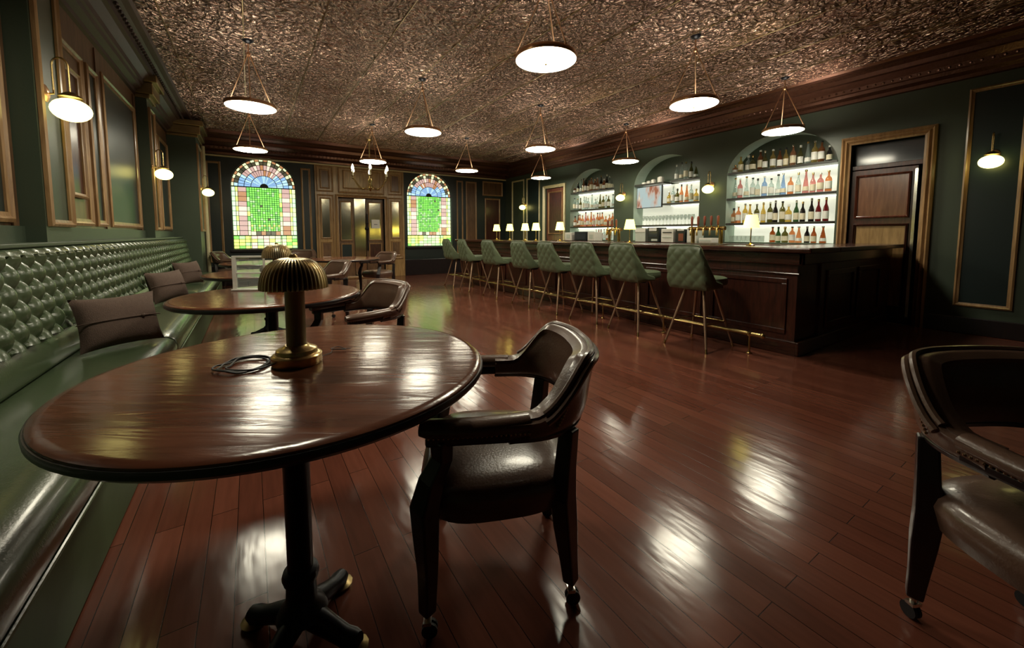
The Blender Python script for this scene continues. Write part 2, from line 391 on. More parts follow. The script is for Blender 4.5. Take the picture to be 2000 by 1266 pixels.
# baseboards
struct(MB().box(XR - 0.03, XR - 0.002, YB, 1.38, 0, 0.2).build('baseboard_right', 'black_wood', bevel=0.008))
struct(MB().box(XL, 1.43, YF - 0.06, YF - 0.002, 0, 0.46).build('baseboard_far', 'black_wood', bevel=0.01))
trim(MB().box(3.73, XR, YF - 0.06, YF - 0.002, 0, 0.46), 'black_wood', bevel=0.01)

def frame(P, a, b, z0, z1, w=0.04, d=0.025, mat='gilt', inner=None, bead=True, off=0.0):
    """mitred picture-frame moulding on a wall plane"""
    mb = MB(); prof = [(0, 0), (0, d * 0.7), (w * 0.35, d), (w * 0.6, d * 0.6), (w, d * 0.45), (w, 0)]
    n = len(prof); cs = []
    for (s, z, ds, dz) in ((a, z0, 1, 1), (b, z0, -1, 1), (b, z1, -1, -1), (a, z1, 1, -1)):
        cs.append([P(s + ds * pw, z + dz * pw, -pd - 0.002 - off) for pw, pd in prof])
    vs = sum(cs, [])
    fs = []
    for i in range(4):
        j = (i + 1) % 4
        for k in range(n - 1): fs.append((i * n + k, j * n + k, j * n + k + 1, i * n + k + 1))
    mb.add(vs, fs, 0)
    if inner: mb.add([P(a + w, z0 + w, -0.004 - off), P(b - w, z0 + w, -0.004 - off), P(b - w, z1 - w, -0.004 - off), P(a + w, z1 - w, -0.004 - off)], [(0, 1, 2, 3)], 1)
    return trim(mb, [mat, inner] if inner else mat)
# left wall panels
for (a, b, z0, z1, inn) in [(1.3, 2.4, 1.27, 2.85, 'navy_panel'), (2.55, 3.66, 1.27, 2.85, 'navy_panel'),
                            (4.42, 5.14, 1.27, 2.75, 'brown_wall'), (5.24, 5.56, 1.27, 2.75, 'navy_panel'), (5.7, 7.08, 1.27, 2.82, 'navy_panel'),
                            (7.75, 8.55, 1.27, 2.8, 'brown_wall'), (8.65, 9.5, 1.27, 2.8, 'navy_panel')]:
    frame(PL, a, b, z0, z1, 0.06, 0.03, 'gilt', inn)
frame(PL, 4.6, 4.98, 1.5, 2.55, 0.04, 0.03, 'gilt', 'mahogany', off=0.012)
trim(MB().box(XL + 0.001, XL + 0.03, YB, 9.6, 1.0, 1.25), 'green_wall')
# wall strips of brown wood between the panels
for (a, b) in [(2.41, 2.54), (3.67, 3.74), (5.57, 5.69), (7.1, 7.2), (7.65, 7.74), (8.56, 8.64)]:
    trim(MB().box(XL + 0.001, XL + 0.012, a, b, 1.2, 3.0), 'brown_wall')
def pilaster(y0, y1, x1, mat='green_wall'):
    trim(MB().box(XL + 0.001, x1, y0, y1, 0.0, ZC), mat)
    P2 = lambda s, z, d: (x1 - d, s, z)
    frame(P2, y0 + 0.02, y1 - 0.02, 1.25, 2.9, 0.045, 0.03, 'gilt')
    mb = MB()
    mb.box(XL + 0.002, x1 + 0.04, y0 - 0.03, y1 + 0.03, 3.0, 3.05); mb.box(XL + 0.002, x1 + 0.08, y0 - 0.06, y1 + 0.06, 3.05, 3.2)
    mb.box(XL + 0.002, x1 + 0.13, y0 - 0.1, y1 + 0.1, 3.2, 3.3)
    trim(mb, 'dull_brass', bevel=0.01)
pilaster(3.75, 4.2, -1.08); pilaster(7.24, 7.62, -1.08)
pilaster(9.62, 10.4, -0.78)
trim(MB().tube([(-0.74, 10.46, 0.4), (-0.74, 10.46, 3.0)], 0.035, 10), 'cream_trim', smooth=True)
# far wall mouldings
for (a, b, z0, z1, inn) in [(-1.12, -0.86, 0.55, 2.85, 'brown_wall'), (-0.78, -0.5, 0.55, 2.85, 'black_green'), (1.12, 1.34, 0.55, 2.85, 'black_green'),
                            (5.40, 5.62, 0.5, 2.85, 'black_green'), (5.72, 6.1, 0.5, 2.85, 'brown_wall'), (6.4, 6.98, 0.6, 2.36, 'mahogany'), (6.32, 7.08, 2.44, 2.9, 'brown_wall')]:
    frame(PF, a, b, z0, z1, 0.045, 0.03, 'gilt', inn)
# right wall mouldings
for (a, b, z0, z1, inn) in [(0.64, 1.1, 0.33, 2.9, 'navy_panel'), (-0.35, 0.35, 0.33, 2.9, 'navy_panel'), (10.3, 10.98, 0.33, 2.9, None), (9.5, 10.16, 0.33, 2.9, 'navy_panel')]:
    frame(PR, a, b, z0, z1, 0.045, 0.03, 'cream_trim' if a > 5 else 'gilt', inn)

# ------------------------------------------------------------------ stained glass windows
GC = {'lime': (0.13, 0.62, 0.05), 'green': (0.06, 0.36, 0.05), 'mint': (0.32, 0.66, 0.24), 'yellow': (0.60, 0.80, 0.12), 'cream': (0.58, 0.66, 0.34), 'pale': (0.42, 0.66, 0.40),
      'brown': (0.28, 0.12, 0.05), 'mauve': (0.35, 0.22, 0.20), 'pink': (0.62, 0.45, 0.36), 'blue': (0.13, 0.28, 0.48), 'sky': (0.28, 0.48, 0.58), 'dark': (0.02, 0.03, 0.02)}
GM = []; GI = {}
for kk, cc in GC.items():
    GI[kk] = len(GM); GM.append(emit('stained_glass_' + kk, cc, WIN_L * (1.0 if kk != 'dark' else 0.4)))
rg = random.Random(3)
def stained(idx, a, b):
    root = sroot('window_%d' % idx)
    c = (a + b) / 2; h = (b - a) / 2; y = YF + 0.10; rise = 0.69
    top = arch_fn(a, b, WZS, rise)
    mb = MB(); g = 0.0055
    def cell(s0, s1, z0, z1, key): mb.add([(s0 + g, y, z0 + g), (s1 - g, y, z0 + g), (s1 - g, y, z1 - g), (s0 + g, y, z1 - g)], [(0, 1, 2, 3)], GI[key])
    # edge borders
    zz = WZB
    zb = WZB + 0.33
    for k in range(10):
        z0 = zb + (WZS - zb) * k / 10; z1 = zb + (WZS - zb) * (k + 1) / 10
        for s0, s1 in ((a, a + 0.09), (b - 0.09, b)): cell(s0, s1, z0, z1, rg.choice(['cream', 'pale', 'pale']))
        for s0, s1 in ((a + 0.09, a + 0.14), (b - 0.14, b - 0.09)): cell(s0, s1, z0, z1, 'yellow' if k % 2 else 'cream')
        for s0, s1, L in ((a + 0.14, a + 0.31, 1), (b - 0.31, b - 0.14, 0)):
            cell(s0, s1, z0, z1, ['mauve', 'mauve', 'mauve', 'mauve', 'pink', 'pink', 'mauve', 'brown', 'brown', 'mauve'][k] if L else ['brown', 'brown', 'pink', 'mauve', 'pink', 'mauve', 'mauve', 'pink', 'mauve', 'mauve'][k])
        for s0, s1 in ((a + 0.31, a + 0.37), (b - 0.37, b - 0.31)): cell(s0, s1, z0, z1, 'cream' if k < 3 else rg.choice(['mint', 'yellow', 'green']))
    nx, nz = 12, 20
    for i in range(nx):
        for k in range(nz):
            s0 = a + 0.37 + (b - a - 0.74) * i / nx; s1 = a + 0.37 + (b - a - 0.74) * (i + 1) / nx
            z0 = zb + 0.10 + (WZS - zb - 0.10) * k / nz; z1 = zb + 0.10 + (WZS - zb - 0.10) * (k + 1) / nz
            cell(s0, s1, z0, z1, rg.choice(['lime', 'lime', 'lime', 'green', 'mint', 'lime', 'yellow' if k < 3 else 'lime', 'green' if rg.random() < .5 else 'dark' if rg.random() < .25 else 'lime']))
    for i in range(6):
        s0 = a + 0.37 + (b - a - 0.74) * i / 6; s1 = s0 + (b - a - 0.74) / 6
        cell(s0, s1, zb, zb + 0.10, rg.choice(['brown', 'cream', 'pink', 'dark']))
    for i in range(11):
        for k in range(4):
            s0 = a + (b - a) * i / 11; s1 = s0 + (b - a) / 11; z0 = zz + 0.08 * k; z1 = z0 + 0.08
            pool = ['yellow', 'yellow', 'mint', 'lime'] if (i < 3 or i > 8) else ['cream', 'mint', 'pink', 'yellow', 'mint']
            cell(s0, s1, z0, z1, rg.choice(pool))
    # lunette: arch border, radial browns, blue band
    nb = 22
    for k in range(nb):
        t0 = PI * k / nb; t1 = PI * (k + 1) / nb
        def pt(t, f): return (c + h * f * math.cos(t), y, WZS + 0.01 + (rise - 0.01) * f * math.sin(t))
        def quad(f0, f1, key, e=0.012):
            mb.add([pt(t0 + e, f0 + .01), pt(t1 - e, f0 + .01), pt(t1 - e, f1 - .01), pt(t0 + e, f1 - .01)], [(0, 1, 2, 3)], GI[key])
        quad(0.9, 1.0, 'cream' if k % 2 else 'brown'); quad(0.78, 0.9, 'dark' if k % 3 else 'cream') if k not in (0, 21) else quad(0.78, 0.9, 'sky')
        s = math.sin((t0 + t1) / 2)
        for f0, f1 in ((0.12, 0.4), (0.4, 0.6), (0.6, 0.78)):
            zloc = (f0 + f1) / 2 * s * rise
            if zloc < 0.27: key = rg.choice(['blue', 'sky', 'blue'])
            else: key = rg.choice(['mauve', 'brown', 'pink', 'mauve'])
            quad(f0, f1, key)
    mb.build('glass_panes', GM, root)
    # came backing and bars
    bk = MB(); pts = [(c + h * math.cos(PI * k / 30), y + 0.006, WZS + rise * math.sin(PI * k / 30)) for k in range(31)] + [(a, y + 0.006, WZB), (b, y + 0.006, WZB)]
    bk.add(pts, [tuple(range(len(pts)))], 0)
    bk.build('came_backing', 'lead', root)
    br = MB()
    for z in (WZB + 0.325, WZS): br.box(a, b, y - 0.012, y - 0.001, z - 0.01, z + 0.012)
    for s in (a + 0.345, b - 0.345): br.box(s - 0.006, s + 0.006, y - 0.012, y - 0.001, WZB, WZB + 0.325)
    br.build('saddle_bar', 'lead', root)
    fr = MB(); pa = [(a, y - .03, WZB)] + [(c - h * math.cos(PI * k / 30), y - .03, WZS + rise * math.sin(PI * k / 30)) for k in range(31)] + [(b, y - .03, WZB), (a, y - .03, WZB)]
    fr.tube(pa, 0.022, 8); fr.build('window_frame', 'black_wood', root, smooth=True)
    MB().box(a - 0.05, b + 0.05, YF - 0.07, YF + 0.18, WZB - 0.06, WZB - 0.001).build('window_sill', 'black_wood', root, bevel=0.006)
    return root
for i, (a, b) in enumerate(WIN): stained(i + 1, a, b)

# ------------------------------------------------------------------ panelled double door with mirrors, far wall
d1 = sroot('door_1')
def fchild(name, parent, a, b, z0, z1, w, inner, d=0.03, off=0.0, mat='gilt', y0=YF):
    mb = MB(); prof = [(0, 0), (0, d * 0.7), (w * 0.35, d), (w * 0.6, d * 0.6), (w, d * 0.45), (w, 0)]; n = len(prof); vs = []
    for (s, z, ds, dz) in ((a, z0, 1, 1), (b, z0, -1, 1), (b, z1, -1, -1), (a, z1, 1, -1)):
        vs += [(s + ds * pw, y0 - pd - 0.002 - off, z + dz * pw) for pw, pd in prof]
    mb.add(vs, [(i * n + k, ((i + 1) % 4) * n + k, ((i + 1) % 4) * n + k + 1, i * n + k + 1) for i in range(4) for k in range(n - 1)], 0)
    yy = y0 - 0.005 - off
    if inner: mb.add([(a + w, yy, z0 + w), (b - w, yy, z0 + w), (b - w, yy, z1 - w), (a + w, yy, z1 - w)], [(0, 1, 2, 3)], 1)
    return mb.build(name, [mat, inner] if inner else [mat], parent)
mb = MB(); mb.box(1.43, 1.955, YF - 0.05, YF - 0.002, 0, ZC - 0.1); mb.box(3.185, 3.73, YF - 0.05, YF - 0.002, 0, ZC - 0.1); mb.box(1.955, 3.185, YF - 0.05, YF - 0.002, 2.19, ZC - 0.1)
mb.build('wood_surround', 'gold_wall', d1, bevel=0.004)
F2 = YF - 0.05
for a, b in ((1.47, 1.86), (3.27, 3.68)):
    fchild('upper_panel', d1, a, b, 2.29, 2.94, 0.04, None, y0=F2); fchild('upper_inner_panel', d1, a + 0.08, b - 0.08, 2.37, 2.86, 0.035, 'brown_wall', y0=F2)
    fchild('side_panel_frame', d1, a, b, 0.5, 2.22, 0.04, None, y0=F2)
    fchild('mirror_panel', d1, a + 0.07, b - 0.07, 1.08, 2.14, 0.035, 'mirror', y0=F2)
    fchild('lower_panel', d1, a + 0.07, b - 0.07, 0.58, 1.0, 0.035, 'brown_wall', y0=F2)
fchild('over_door_panel', d1, 1.98, 3.16, 2.28, 2.94, 0.05, None, y0=F2); fchild('over_door_inner_panel', d1, 2.1, 3.05, 2.4, 2.88, 0.03, 'gold_wall', y0=F2)
fchild('door_architrave', d1, 1.9, 3.24, 0.0, 2.24, 0.07, None, d=0.05, y0=F2)
def leaf(a, b, y0, glass, low, rz=0):
    lf = MB().box(a, b, y0, y0 + 0.04, 0.02, 2.16).build('door_leaf', 'brown_wall', d1, bevel=0.004)
    fchild('door_mirror', lf, a + 0.05, b - 0.05, 1.02, 2.08, 0.03, glass, y0=y0)
    fchild('door_lower_panel', lf, a + 0.05, b - 0.05, 0.5, 0.95, 0.03, low, y0=y0)
    return lf
leaf(1.975, 2.38, YF + 0.06, 'mirror', 'navy_panel')
leaf(2.70, 3.165, YF + 0.06, 'mirror', 'mahogany')
lf = MB().box(2.40, 2.69, YF + 0.10, YF + 0.13, 0.02, 2.16).build('door_leaf', 'mirror', d1); lf['label'] = 'greenish mirrored centre leaf'
mb = MB(); mb.tube([(2.72, YF + 0.03, 0.75), (2.72, YF + 0.03, 1.75)], 0.018, 10); mb.ball((2.72, YF + 0.03, 1.35), 0.045, 12); mb.ball((2.72, YF + 0.03, 1.5), 0.03, 12)
mb.build('door_handle', 'iron', d1, smooth=True)
nt_ = tag(MB().box(2.83, 3.05, YF + 0.022, YF + 0.026, 1.36, 1.60).build('notice', 'white'), 'small white paper notice stuck on the mirrored right door leaf', 'notice')
MB().box(2.89, 2.99, YF + 0.0205, YF + 0.0215, 1.46, 1.475).build('print_line', 'black_plastic', nt_)

# right wall door (behind the bar end)
d2 = sroot('door_2')
P3 = lambda s, z, d: (XR + d, s, z)
def rchild(name, parent, a, b, z0, z1, w, inner, d=0.03, x0=XR, mat='gilt'):
    mb = MB(); prof = [(0, 0), (0, d * 0.7), (w * 0.2, d), (w * 0.4, d * 0.6), (w * 0.6, d * 0.95), (w * 0.8, d * 0.5), (w, d * 0.4), (w, 0)]; n = len(prof); vs = []
    for (s, z, ds, dz) in ((a, z0, 1, 1), (b, z0, -1, 1), (b, z1, -1, -1), (a, z1, 1, -1)):
        vs += [(x0 - pd - 0.002, s + ds * pw, z + dz * pw) for pw, pd in prof]
    mb.add(vs, [(i * n + k, ((i + 1) % 4) * n + k, ((i + 1) % 4) * n + k + 1, i * n + k + 1) for i in range(4) for k in range(n - 1)], 0)
    if inner: mb.add([(x0 - 0.005, a + w, z0 + w), (x0 - 0.005, b - w, z0 + w), (x0 - 0.005, b - w, z1 - w), (x0 - 0.005, a + w, z1 - w)], [(0, 1, 2, 3)], 1)
    return mb.build(name, [mat, inner] if inner else [mat], parent)
rchild('door_architrave', d2, 1.34, 2.3, -0.1, 2.56, 0.11, None, d=0.06)
MB().box(XR + 0.10, XR + 0.12, 1.45, 2.19, 2.16, 2.45).build('transom_glass', 'dark_glass', d2)
MB().box(XR + 0.04, XR + 0.14, 1.44, 2.2, 2.1, 2.16).build('transom_bar', 'mahogany', d2, bevel=0.005)
lf = MB().box(XR + 0.05, XR + 0.09, 1.5, 2.19, 0.01, 2.09).build('door_leaf', 'mahogany', d2, bevel=0.004)
rchild('door_upper_panel', lf, 1.56, 2.13, 1.42, 2.02, 0.03, 'satin_wood' if 'satin_wood' in M else 'mahogany_y', x0=XR + 0.05, mat='red_wood')
rchild('door_lower_panel', lf, 1.56, 2.13, 0.2, 1.34, 0.03, 'gold_wall', x0=XR + 0.05, mat='mahogany')
MB().box(XR + 0.035, XR + 0.05, 1.5, 1.53, 0.1, 2.05).build('steel_edge_strip', 'steel', lf)
d3 = sroot('door_3')
rchild('door_architrave', d3, 8.34, 9.32, -0.1, 2.58, 0.08, None, d=0.05, mat='cream_trim')
lf = MB().box(XR + 0.05, XR + 0.09, 8.43, 9.23, 0.01, 2.49).build('door_leaf', 'red_wood' if 'red_wood' in M else 'mahogany', d3)
rchild('door_panel', lf, 8.52, 9.14, 1.2, 2.4, 0.03, 'mahogany', x0=XR + 0.05, mat='gilt')

# ------------------------------------------------------------------ pendants
def make_pendant(label, loc):
    t = thing('pendant_light', label, 'pendant light', loc, 0, 'dish pendant lights in a grid under the copper ceiling')
    R = 0.255
    MB().lathe([(R - 0.014, -0.006), (R, -0.006), (R + 0.004, 0.0), (R + 0.004, 0.028), (R, 0.034), (R - 0.006, 0.034), (R - 0.012, 0.028), (R - 0.014, -0.006)], (0, 0, 0), 40).build('rim', 'copper_rod', t, smooth=True)
    MB().lathe([(0, -0.03), (0.1, -0.026), (0.19, -0.018), (R - 0.01, -0.0085), (R - 0.004, -0.0065), (R - 0.016, -0.0062), (R - 0.016, 0.009), (0, 0.009)], (0, 0, 0), 40).build('glass_diffuser', 'pend_glow', t, smooth=True)
    MB().lathe([(0, 0.012), (0.22, 0.012), (0.22, 0.02), (0, 0.024)], (0, 0, 0), 28).build('added_uplight_disc', 'added_up_glow', t, smooth=True)  # added glowing disc, hidden inside the rim, to brighten the ceiling
    mb = MB(); mb.ball((0, 0, -0.035), 0.011, 10); mb.build('finial', 'brass', t, smooth=True)
    for k in range(3):
        a = 2 * PI * k / 3 + 0.5
        p = Vector((math.cos(a) * (R + 0.005), math.sin(a) * (R + 0.005), 0.03)); q = Vector((math.cos(a) * 0.012, math.sin(a) * 0.012, 0.58))
        mb = MB(); mb.tube([p, q], 0.0055, 8); mb.ball(p, 0.014, 8); mb.build('rod', 'copper_rod', t, smooth=True)
    mb = MB(); mb.ball((0, 0, 0.59), 0.024, 10); mb.tube([(0, 0, 0.6), (0, 0, 0.72)], 0.007, 8); mb.build('stem', 'copper_rod', t, smooth=True)
    MB().lathe([(0.0, -0.035), (0.02, -0.03), (0.05, -0.012), (0.055, 0.0)], (0, 0, 0.738), 20).build('canopy', 'iron', t, smooth=True)
    return t
ROWN = ['nearest row', 'middle row', 'farthest row']; COLN = ['above the booth tables', 'second column from the booth', 'third column from the booth', 'above the bar side']
pend0 = None
for r, y in enumerate((2.75, 5.6, 8.4)):
    for c, x in enumerate((0.07, 2.14, 4.25, 6.4)):
        lab = 'lit dish pendant on brass rods, %s, %s' % (ROWN[r], COLN[c])
        if pend0 is None: pend0 = make_pendant(lab, (x, y, 2.66))
        else: dup(pend0, (x, y, 2.66), 0, lab)

# ------------------------------------------------------------------ sconces (local +X away from wall)
def make_sconce(label, loc, rz):
    t = thing('wall_sconce', label, 'wall light', loc, rz, 'globe wall sconces')
    MB().lathe([(0, 0), (0.05, 0.0), (0.055, 0.01), (0.03, 0.022), (0.0, 0.026)], (0, 0, 0), 20).build('backplate', 'copper_rod', t, smooth=True)
    o = kids(t)[0]; o.rotation_euler = (0, PI / 2, 0); o.location = (0.0, 0, 0.07)
    mb = MB(); pts = [(0.024, 0, 0.07), (0.045, 0, 0.075)] + [(0.045, 0, 0.1 + 0.16 * k / 3) for k in range(4)]
    for k in range(1, 12):
        a = PI - PI * k / 12; pts.append((0.0825 + 0.0375 * math.cos(a), 0, 0.26 + 0.05 * math.sin(a)))
    pts += [(0.12, 0, 0.26), (0.12, 0, 0.09)]
    mb.tube(pts, 0.006, 8); mb.build('gooseneck_arm', 'brass', t, smooth=True)
    MB().lathe([(0, 0.11), (0.02, 0.105), (0.055, 0.08), (0.06, 0.07)][::-1], (0.12, 0, -0.01), 20).build('shade_holder', 'brass', t, smooth=True)
    mb = MB(); mb.ball((0.12, 0, -0.02), 0.1, 24, 0, 0.74, 12); mb.build('glass_globe', 'globe_glow', t, smooth=True)
    return t
s0 = make_sconce('lit oval globe sconce on the nearer left pilaster above the green booth', (-1.08 + .002, 3.88, 2.04), 0)
dup(s0, (-1.078, 7.3, 2.04), 0, 'lit globe sconce on the farther left pilaster above the green booth')
dup(s0, (-0.778, 10.0, 2.04), 0, 'small lit globe sconce on the end pier left of the stained glass window')
dup(s0, (XR - .002, 0.88, 2.04), PI, 'lit globe sconce inside the narrow gilt panel at far right of the wall')
dup(s0, (XR - .002, 4.24, 2.04), PI, 'lit globe sconce between the near and middle bottle arches')
dup(s0, (XR - .002, 6.32, 2.04), PI, 'lit globe sconce between the middle and far bottle arches')
dup(s0, (XR - .002, 10.23, 2.04), PI, 'lit globe sconce between two tall panels in the far right corner')

# ------------------------------------------------------------------ chandelier
ch = thing('chandelier', 'brass candle chandelier hanging in front of the mirrored double door', 'chandelier', (2.42, 9.8, 0))
mb = MB(); mb.lathe([(0, 2.2), (0.03, 2.23), (0.05, 2.28), (0.02, 2.33), (0.03, 2.42), (0.045, 2.46), (0.015, 2.52), (0.012, 2.78), (0, 2.8)], (0, 0, 0), 16)
mb.build('central_stem', 'brass', ch, smooth=True)
mb = MB(); z = 2.8
while z < 3.36: mb.lathe([(0.012, 0), (0.016, 0.01), (0.012, 0.02)], (0, 0, z), 8); z += 0.022
mb.build('chain', 'brass', ch, smooth=True)
MB().lathe([(0, 3.36), (0.05, 3.37), (0.06, 3.399)], (0, 0, 0), 16).build('canopy', 'brass', ch, smooth=True)
for k in range(6):
    a = 2 * PI * k / 6 + 0.3; cx, cy = math.cos(a), math.sin(a)
    mb = MB(); pts = []
    for i in range(11):
        t = i / 10; r = 0.03 + 0.4 * t; pts.append((cx * r, cy * r, 2.36 - 0.12 * math.sin(PI * t * 1.15) + 0.1 * t * t))
    mb.tube(pts, 0.009, 8); zc_ = pts[-1][2]
    mb.lathe([(0, -0.01), (0.035, 0.0), (0.04, 0.012), (0.012, 0.012)], (cx * .43, cy * .43, zc_), 12)
    ar = mb.build('arm', 'brass', ch, smooth=True)
    MB().lathe([(0.014, 0.012), (0.014, 0.14), (0, 0.142)], (cx * .43, cy * .43, zc_), 10).build('candle', 'label_cream', ar, smooth=True)
    MB().lathe([(0, 0.14), (0.026, 0.16), (0.032, 0.19), (0.02, 0.235), (0, 0.28)], (cx * .43, cy * .43, zc_), 10).build('candle_bulb', 'bulb_glow', ar, smooth=True)

# ------------------------------------------------------------------ banquette
YE0, YE1 = -1.2, 9.6
bq = thing('banquette', 'long green leather booth bench with button-tufted back along the left wall', 'booth bench', (0, 0, 0))
def back_fn(u, v):
    y = YE0 + (YE1 - YE0) * u; z = 0.46 + 0.66 * v
    lean = -0.93 - 0.10 * v
    if z < 0.63:
        h = 0.03 * math.sin(PI * (z - 0.46) / 0.17) ** 0.5 if 0.46 < z < 0.63 else 0
        h = max(h, 0)
    elif z < 1.08:
        p, q = y / 0.155, (z - 0.63) / 0.18
        f = abs(math.sin(PI * (p + q)) * math.sin(PI * (p - q)))
        h = 0.052 * f ** 0.42 
    else:
        p = y / 0.155; f = abs(math.sin(PI * (p + 0.5 + (1.08 - 0.63) / 0.18))); h = 0.04 * f ** 0.4 * max(0.0, 1 - ((z - 1.08) / 0.04) ** 2)
    return (lean + h - 0.02, y, z)
mb = MB(); mb.grid(back_fn, 700, 44)
mb.grid(lambda u, v: (-1.05 - 0.1 * v + (0.0), YE0 + (YE1 - YE0) * u, 1.12 + 0.02 * math.sin(PI * v)), 60, 4)
mb.add([(-1.19, YE0, .05), (-.95, YE0, .05), (-1.05, YE0, 1.12), (-1.15, YE0, 1.12)], [(0, 1, 2, 3)]); mb.add([(-1.19, YE1, .05), (-.95, YE1, .05), (-1.05, YE1, 1.12), (-1.15, YE1, 1.12)], [(0, 1, 2, 3)])
mb.build('tufted_back', 'green_leather', bq, smooth=True)
mb = MB(); r_ = 0.155; q_ = 0.18; nb = 0
row = MB()
for j in range(0, 6):
    z = 0.63 + 0.09 * j
    if z > 1.09: break
    for i in range(int(YE0 / r_), int(YE1 / r_)):
        y = (i + (0.5 if j % 2 else 0.0)) * r_
        if YE0 < y < YE1: row.ball((-0.93 - 0.10 * (z - 0.46) / 0.66 - 0.015, y, z), 0.012, 6, 0, 1, 4)
o = row.build('tufting_buttons', 'green_leather', bq, smooth=True); o['kind'] = 'stuff'
MB().box(-1.195, -1.04, YE0, YE1, 1.125, 1.15).build('top_ledge', 'green_wall', bq, bevel=0.006)
# seat cushions
seams = [YE0, 1.1, 3.78, 6.4, YE1]
for a, b in zip(seams[:-1], seams[1:]):
    mb = MB(); prof = []
    for k in range(9):
        t = PI / 2 * k / 8; prof.append((-0.55 + 0.07 * math.cos(PI/2 - t) , 0))
    pr = [(-0.96, 0.36), (-0.96, 0.455), (-0.90, 0.468), (-0.75, 0.474), (-0.62, 0.47), (-0.54, 0.455), (-0.495, 0.425), (-0.48, 0.385), (-0.482, 0.33), (-0.50, 0.30)]
    ys = [a + 0.004, a + 0.012, a + 0.03] + [a + 0.03 + (b - a - 0.06) * k / 10 for k in range(1, 10)] + [b - 0.03, b - 0.012, b - 0.004]
    sh = [0.82, 0.95, 1.0] + [1.0] * 9 + [1.0, 0.95, 0.82]
    vs = [( -0.72 + (x + 0.72) * (0.9 + .1 * s_) , y, 0.36 + (z - 0.36) * (s_ if z > 0.36 else 1)) for y, s_ in zip(ys, sh) for x, z in pr]
    n = len(pr); mb.add(vs, [(i * n + k, i * n + k + 1, (i + 1) * n + k + 1, (i + 1) * n + k) for i in range(len(ys) - 1) for k in range(n - 1)])
    mb.add([vs[k] for k in range(n)], [tuple(range(n))]); mb.add([vs[-n + k] for k in range(n)], [tuple(range(n))])
    c = mb.build('seat_cushion', 'green_leather', bq, smooth=True)
    MB().tube([(-0.487, a + 0.01, 0.305), (-0.487, b - 0.01, 0.305)], 0.007, 8).build('piping', 'green_leather', c, smooth=True)
MB().box(-1.1, -0.495, YE0, YE1, 0.0, 0.36).build('seat_base', 'base_vinyl', bq, bevel=0.012)

# pillows
def make_pillow(label, loc, rz, w=0.43, h=0.34):
    t = thing('throw_pillow', label, 'pillow', loc, rz, 'taupe pillows on the green booth')
    mb = MB()
    def fn(sgn):
        def f(u, v):
            x = (u - 0.5); y = (v - 0.5)
            e = (1 - (2 * abs(x)) ** 2.6) * (1 - (2 * abs(y)) ** 2.6); e = max(e, 0) ** 0.55
            pin = 1 - 0.10 * (1 - (2 * x) ** 2) * abs(2 * y) ** 3; pin2 = 1 - 0.08 * (1 - (2 * y) ** 2) * abs(2 * x) ** 3
            return (sgn * 0.085 * e, x * w * pin2, y * h * pin + h / 2)
        return f
    mb.grid(fn(1), 20, 16); mb.grid(fn(-1), 20, 16)
    mb.build('cover', 'pillow', t, smooth=True)
    pts = [(0.089 * (max(1 - (2 * abs(s)) ** 2.6, 0)) ** 0.55 + 0.002, s * w, h / 2) for s in [(-0.49 + 0.98 * k / 24) for k in range(25)]]
    mb = MB(); mb.tube(pts, 0.004, 6); mb.ball(pts[17], 0.012, 8); mb.build('seam', 'pillow', t, smooth=True)
    return t
p0 = make_pillow('large taupe lumbar pillow nearest on the green booth', (-0.70, 3.48, 0.482), -0.95)
for o in kids(p0): o.rotation_euler = (0, -0.3, 0)
dup(p0, (-0.72, 5.55, 0.482), -0.6, 'taupe pillow standing midway along the green booth')
dup(p0, (-0.72, 7.3, 0.482), -0.6, 'farthest dark taupe pillow against the booth back')

# ------------------------------------------------------------------ round tables
def make_table(label, loc, ox=0.0, oy=0.0):
    t = thing('round_table', label, 'table', loc, 0, 'round wooden pedestal tables')
    R = 0.62
    MB().lathe([(0, 0.752), (R - 0.03, 0.752), (R - 0.012, 0.7505), (R - 0.004, 0.746), (R, 0.735), (R - 0.002, 0.722), (R - 0.014, 0.712), (R - 0.05, 0.708), (0, 0.708)], (0, 0, 0), 96).build('tabletop', ['table_top'], t, smooth=True)
    mb = MB()
    for i in range(1): mb.lathe([(R + 0.001, 0.741), (R + 0.004, 0.735), (R + 0.003, 0.724), (R - 0.010, 0.712)], (0, 0, 0), 96)
    mb.build('edge_band', 'black_wood', t, smooth=True)
    MB().lathe([(0.16, 0.706), (0.15, 0.69), (0.06, 0.67), (0.036, 0.64), (0.034, 0.22), (0.046, 0.215), (0.05, 0.20), (0.046, 0.185), (0.04, 0.18), (0.042, 0.12), (0.06, 0.10), (0.07, 0.08), (0.04, 0.06), (0, 0.06)], (ox, oy, 0), 28).build('pedestal', 'iron', t, smooth=True)
    for k in range(4):
        a = math.radians(134 + 33) + k * PI / 2; cx, cy = math.cos(a), math.sin(a)
        mb = MB(); mb.tube([(ox + cx * r, oy + cy * r, z) for r, z in ((0.02, 0.07), (0.06, 0.065), (0.10, 0.05), (0.14, 0.035), (0.17, 0.03), (0.19, 0.034))], [0.03, 0.032, 0.028, 0.026, 0.028, 0.02], 10)
        lg = mb.build('leg', 'iron', t, smooth=True)
        MB().lathe([(0, 0.0), (0.035, 0.0), (0.038, 0.012), (0.02, 0.022), (0, 0.024)], (ox + cx * 0.175, oy + cy * 0.175, 0), 12).build('foot_pad', 'dull_brass', lg, smooth=True)
    return t
T = [(0.135, 1.535), (0.12, 3.5), (0.15, 5.5), (0.2, 7.5), (1.45, 7.9)]
t0 = make_table('large round mahogany pedestal table in the foreground', (T[0][0], T[0][1], 0), 0.103, -0.249)
t0.rotation_euler = (0, 0, -0.58)
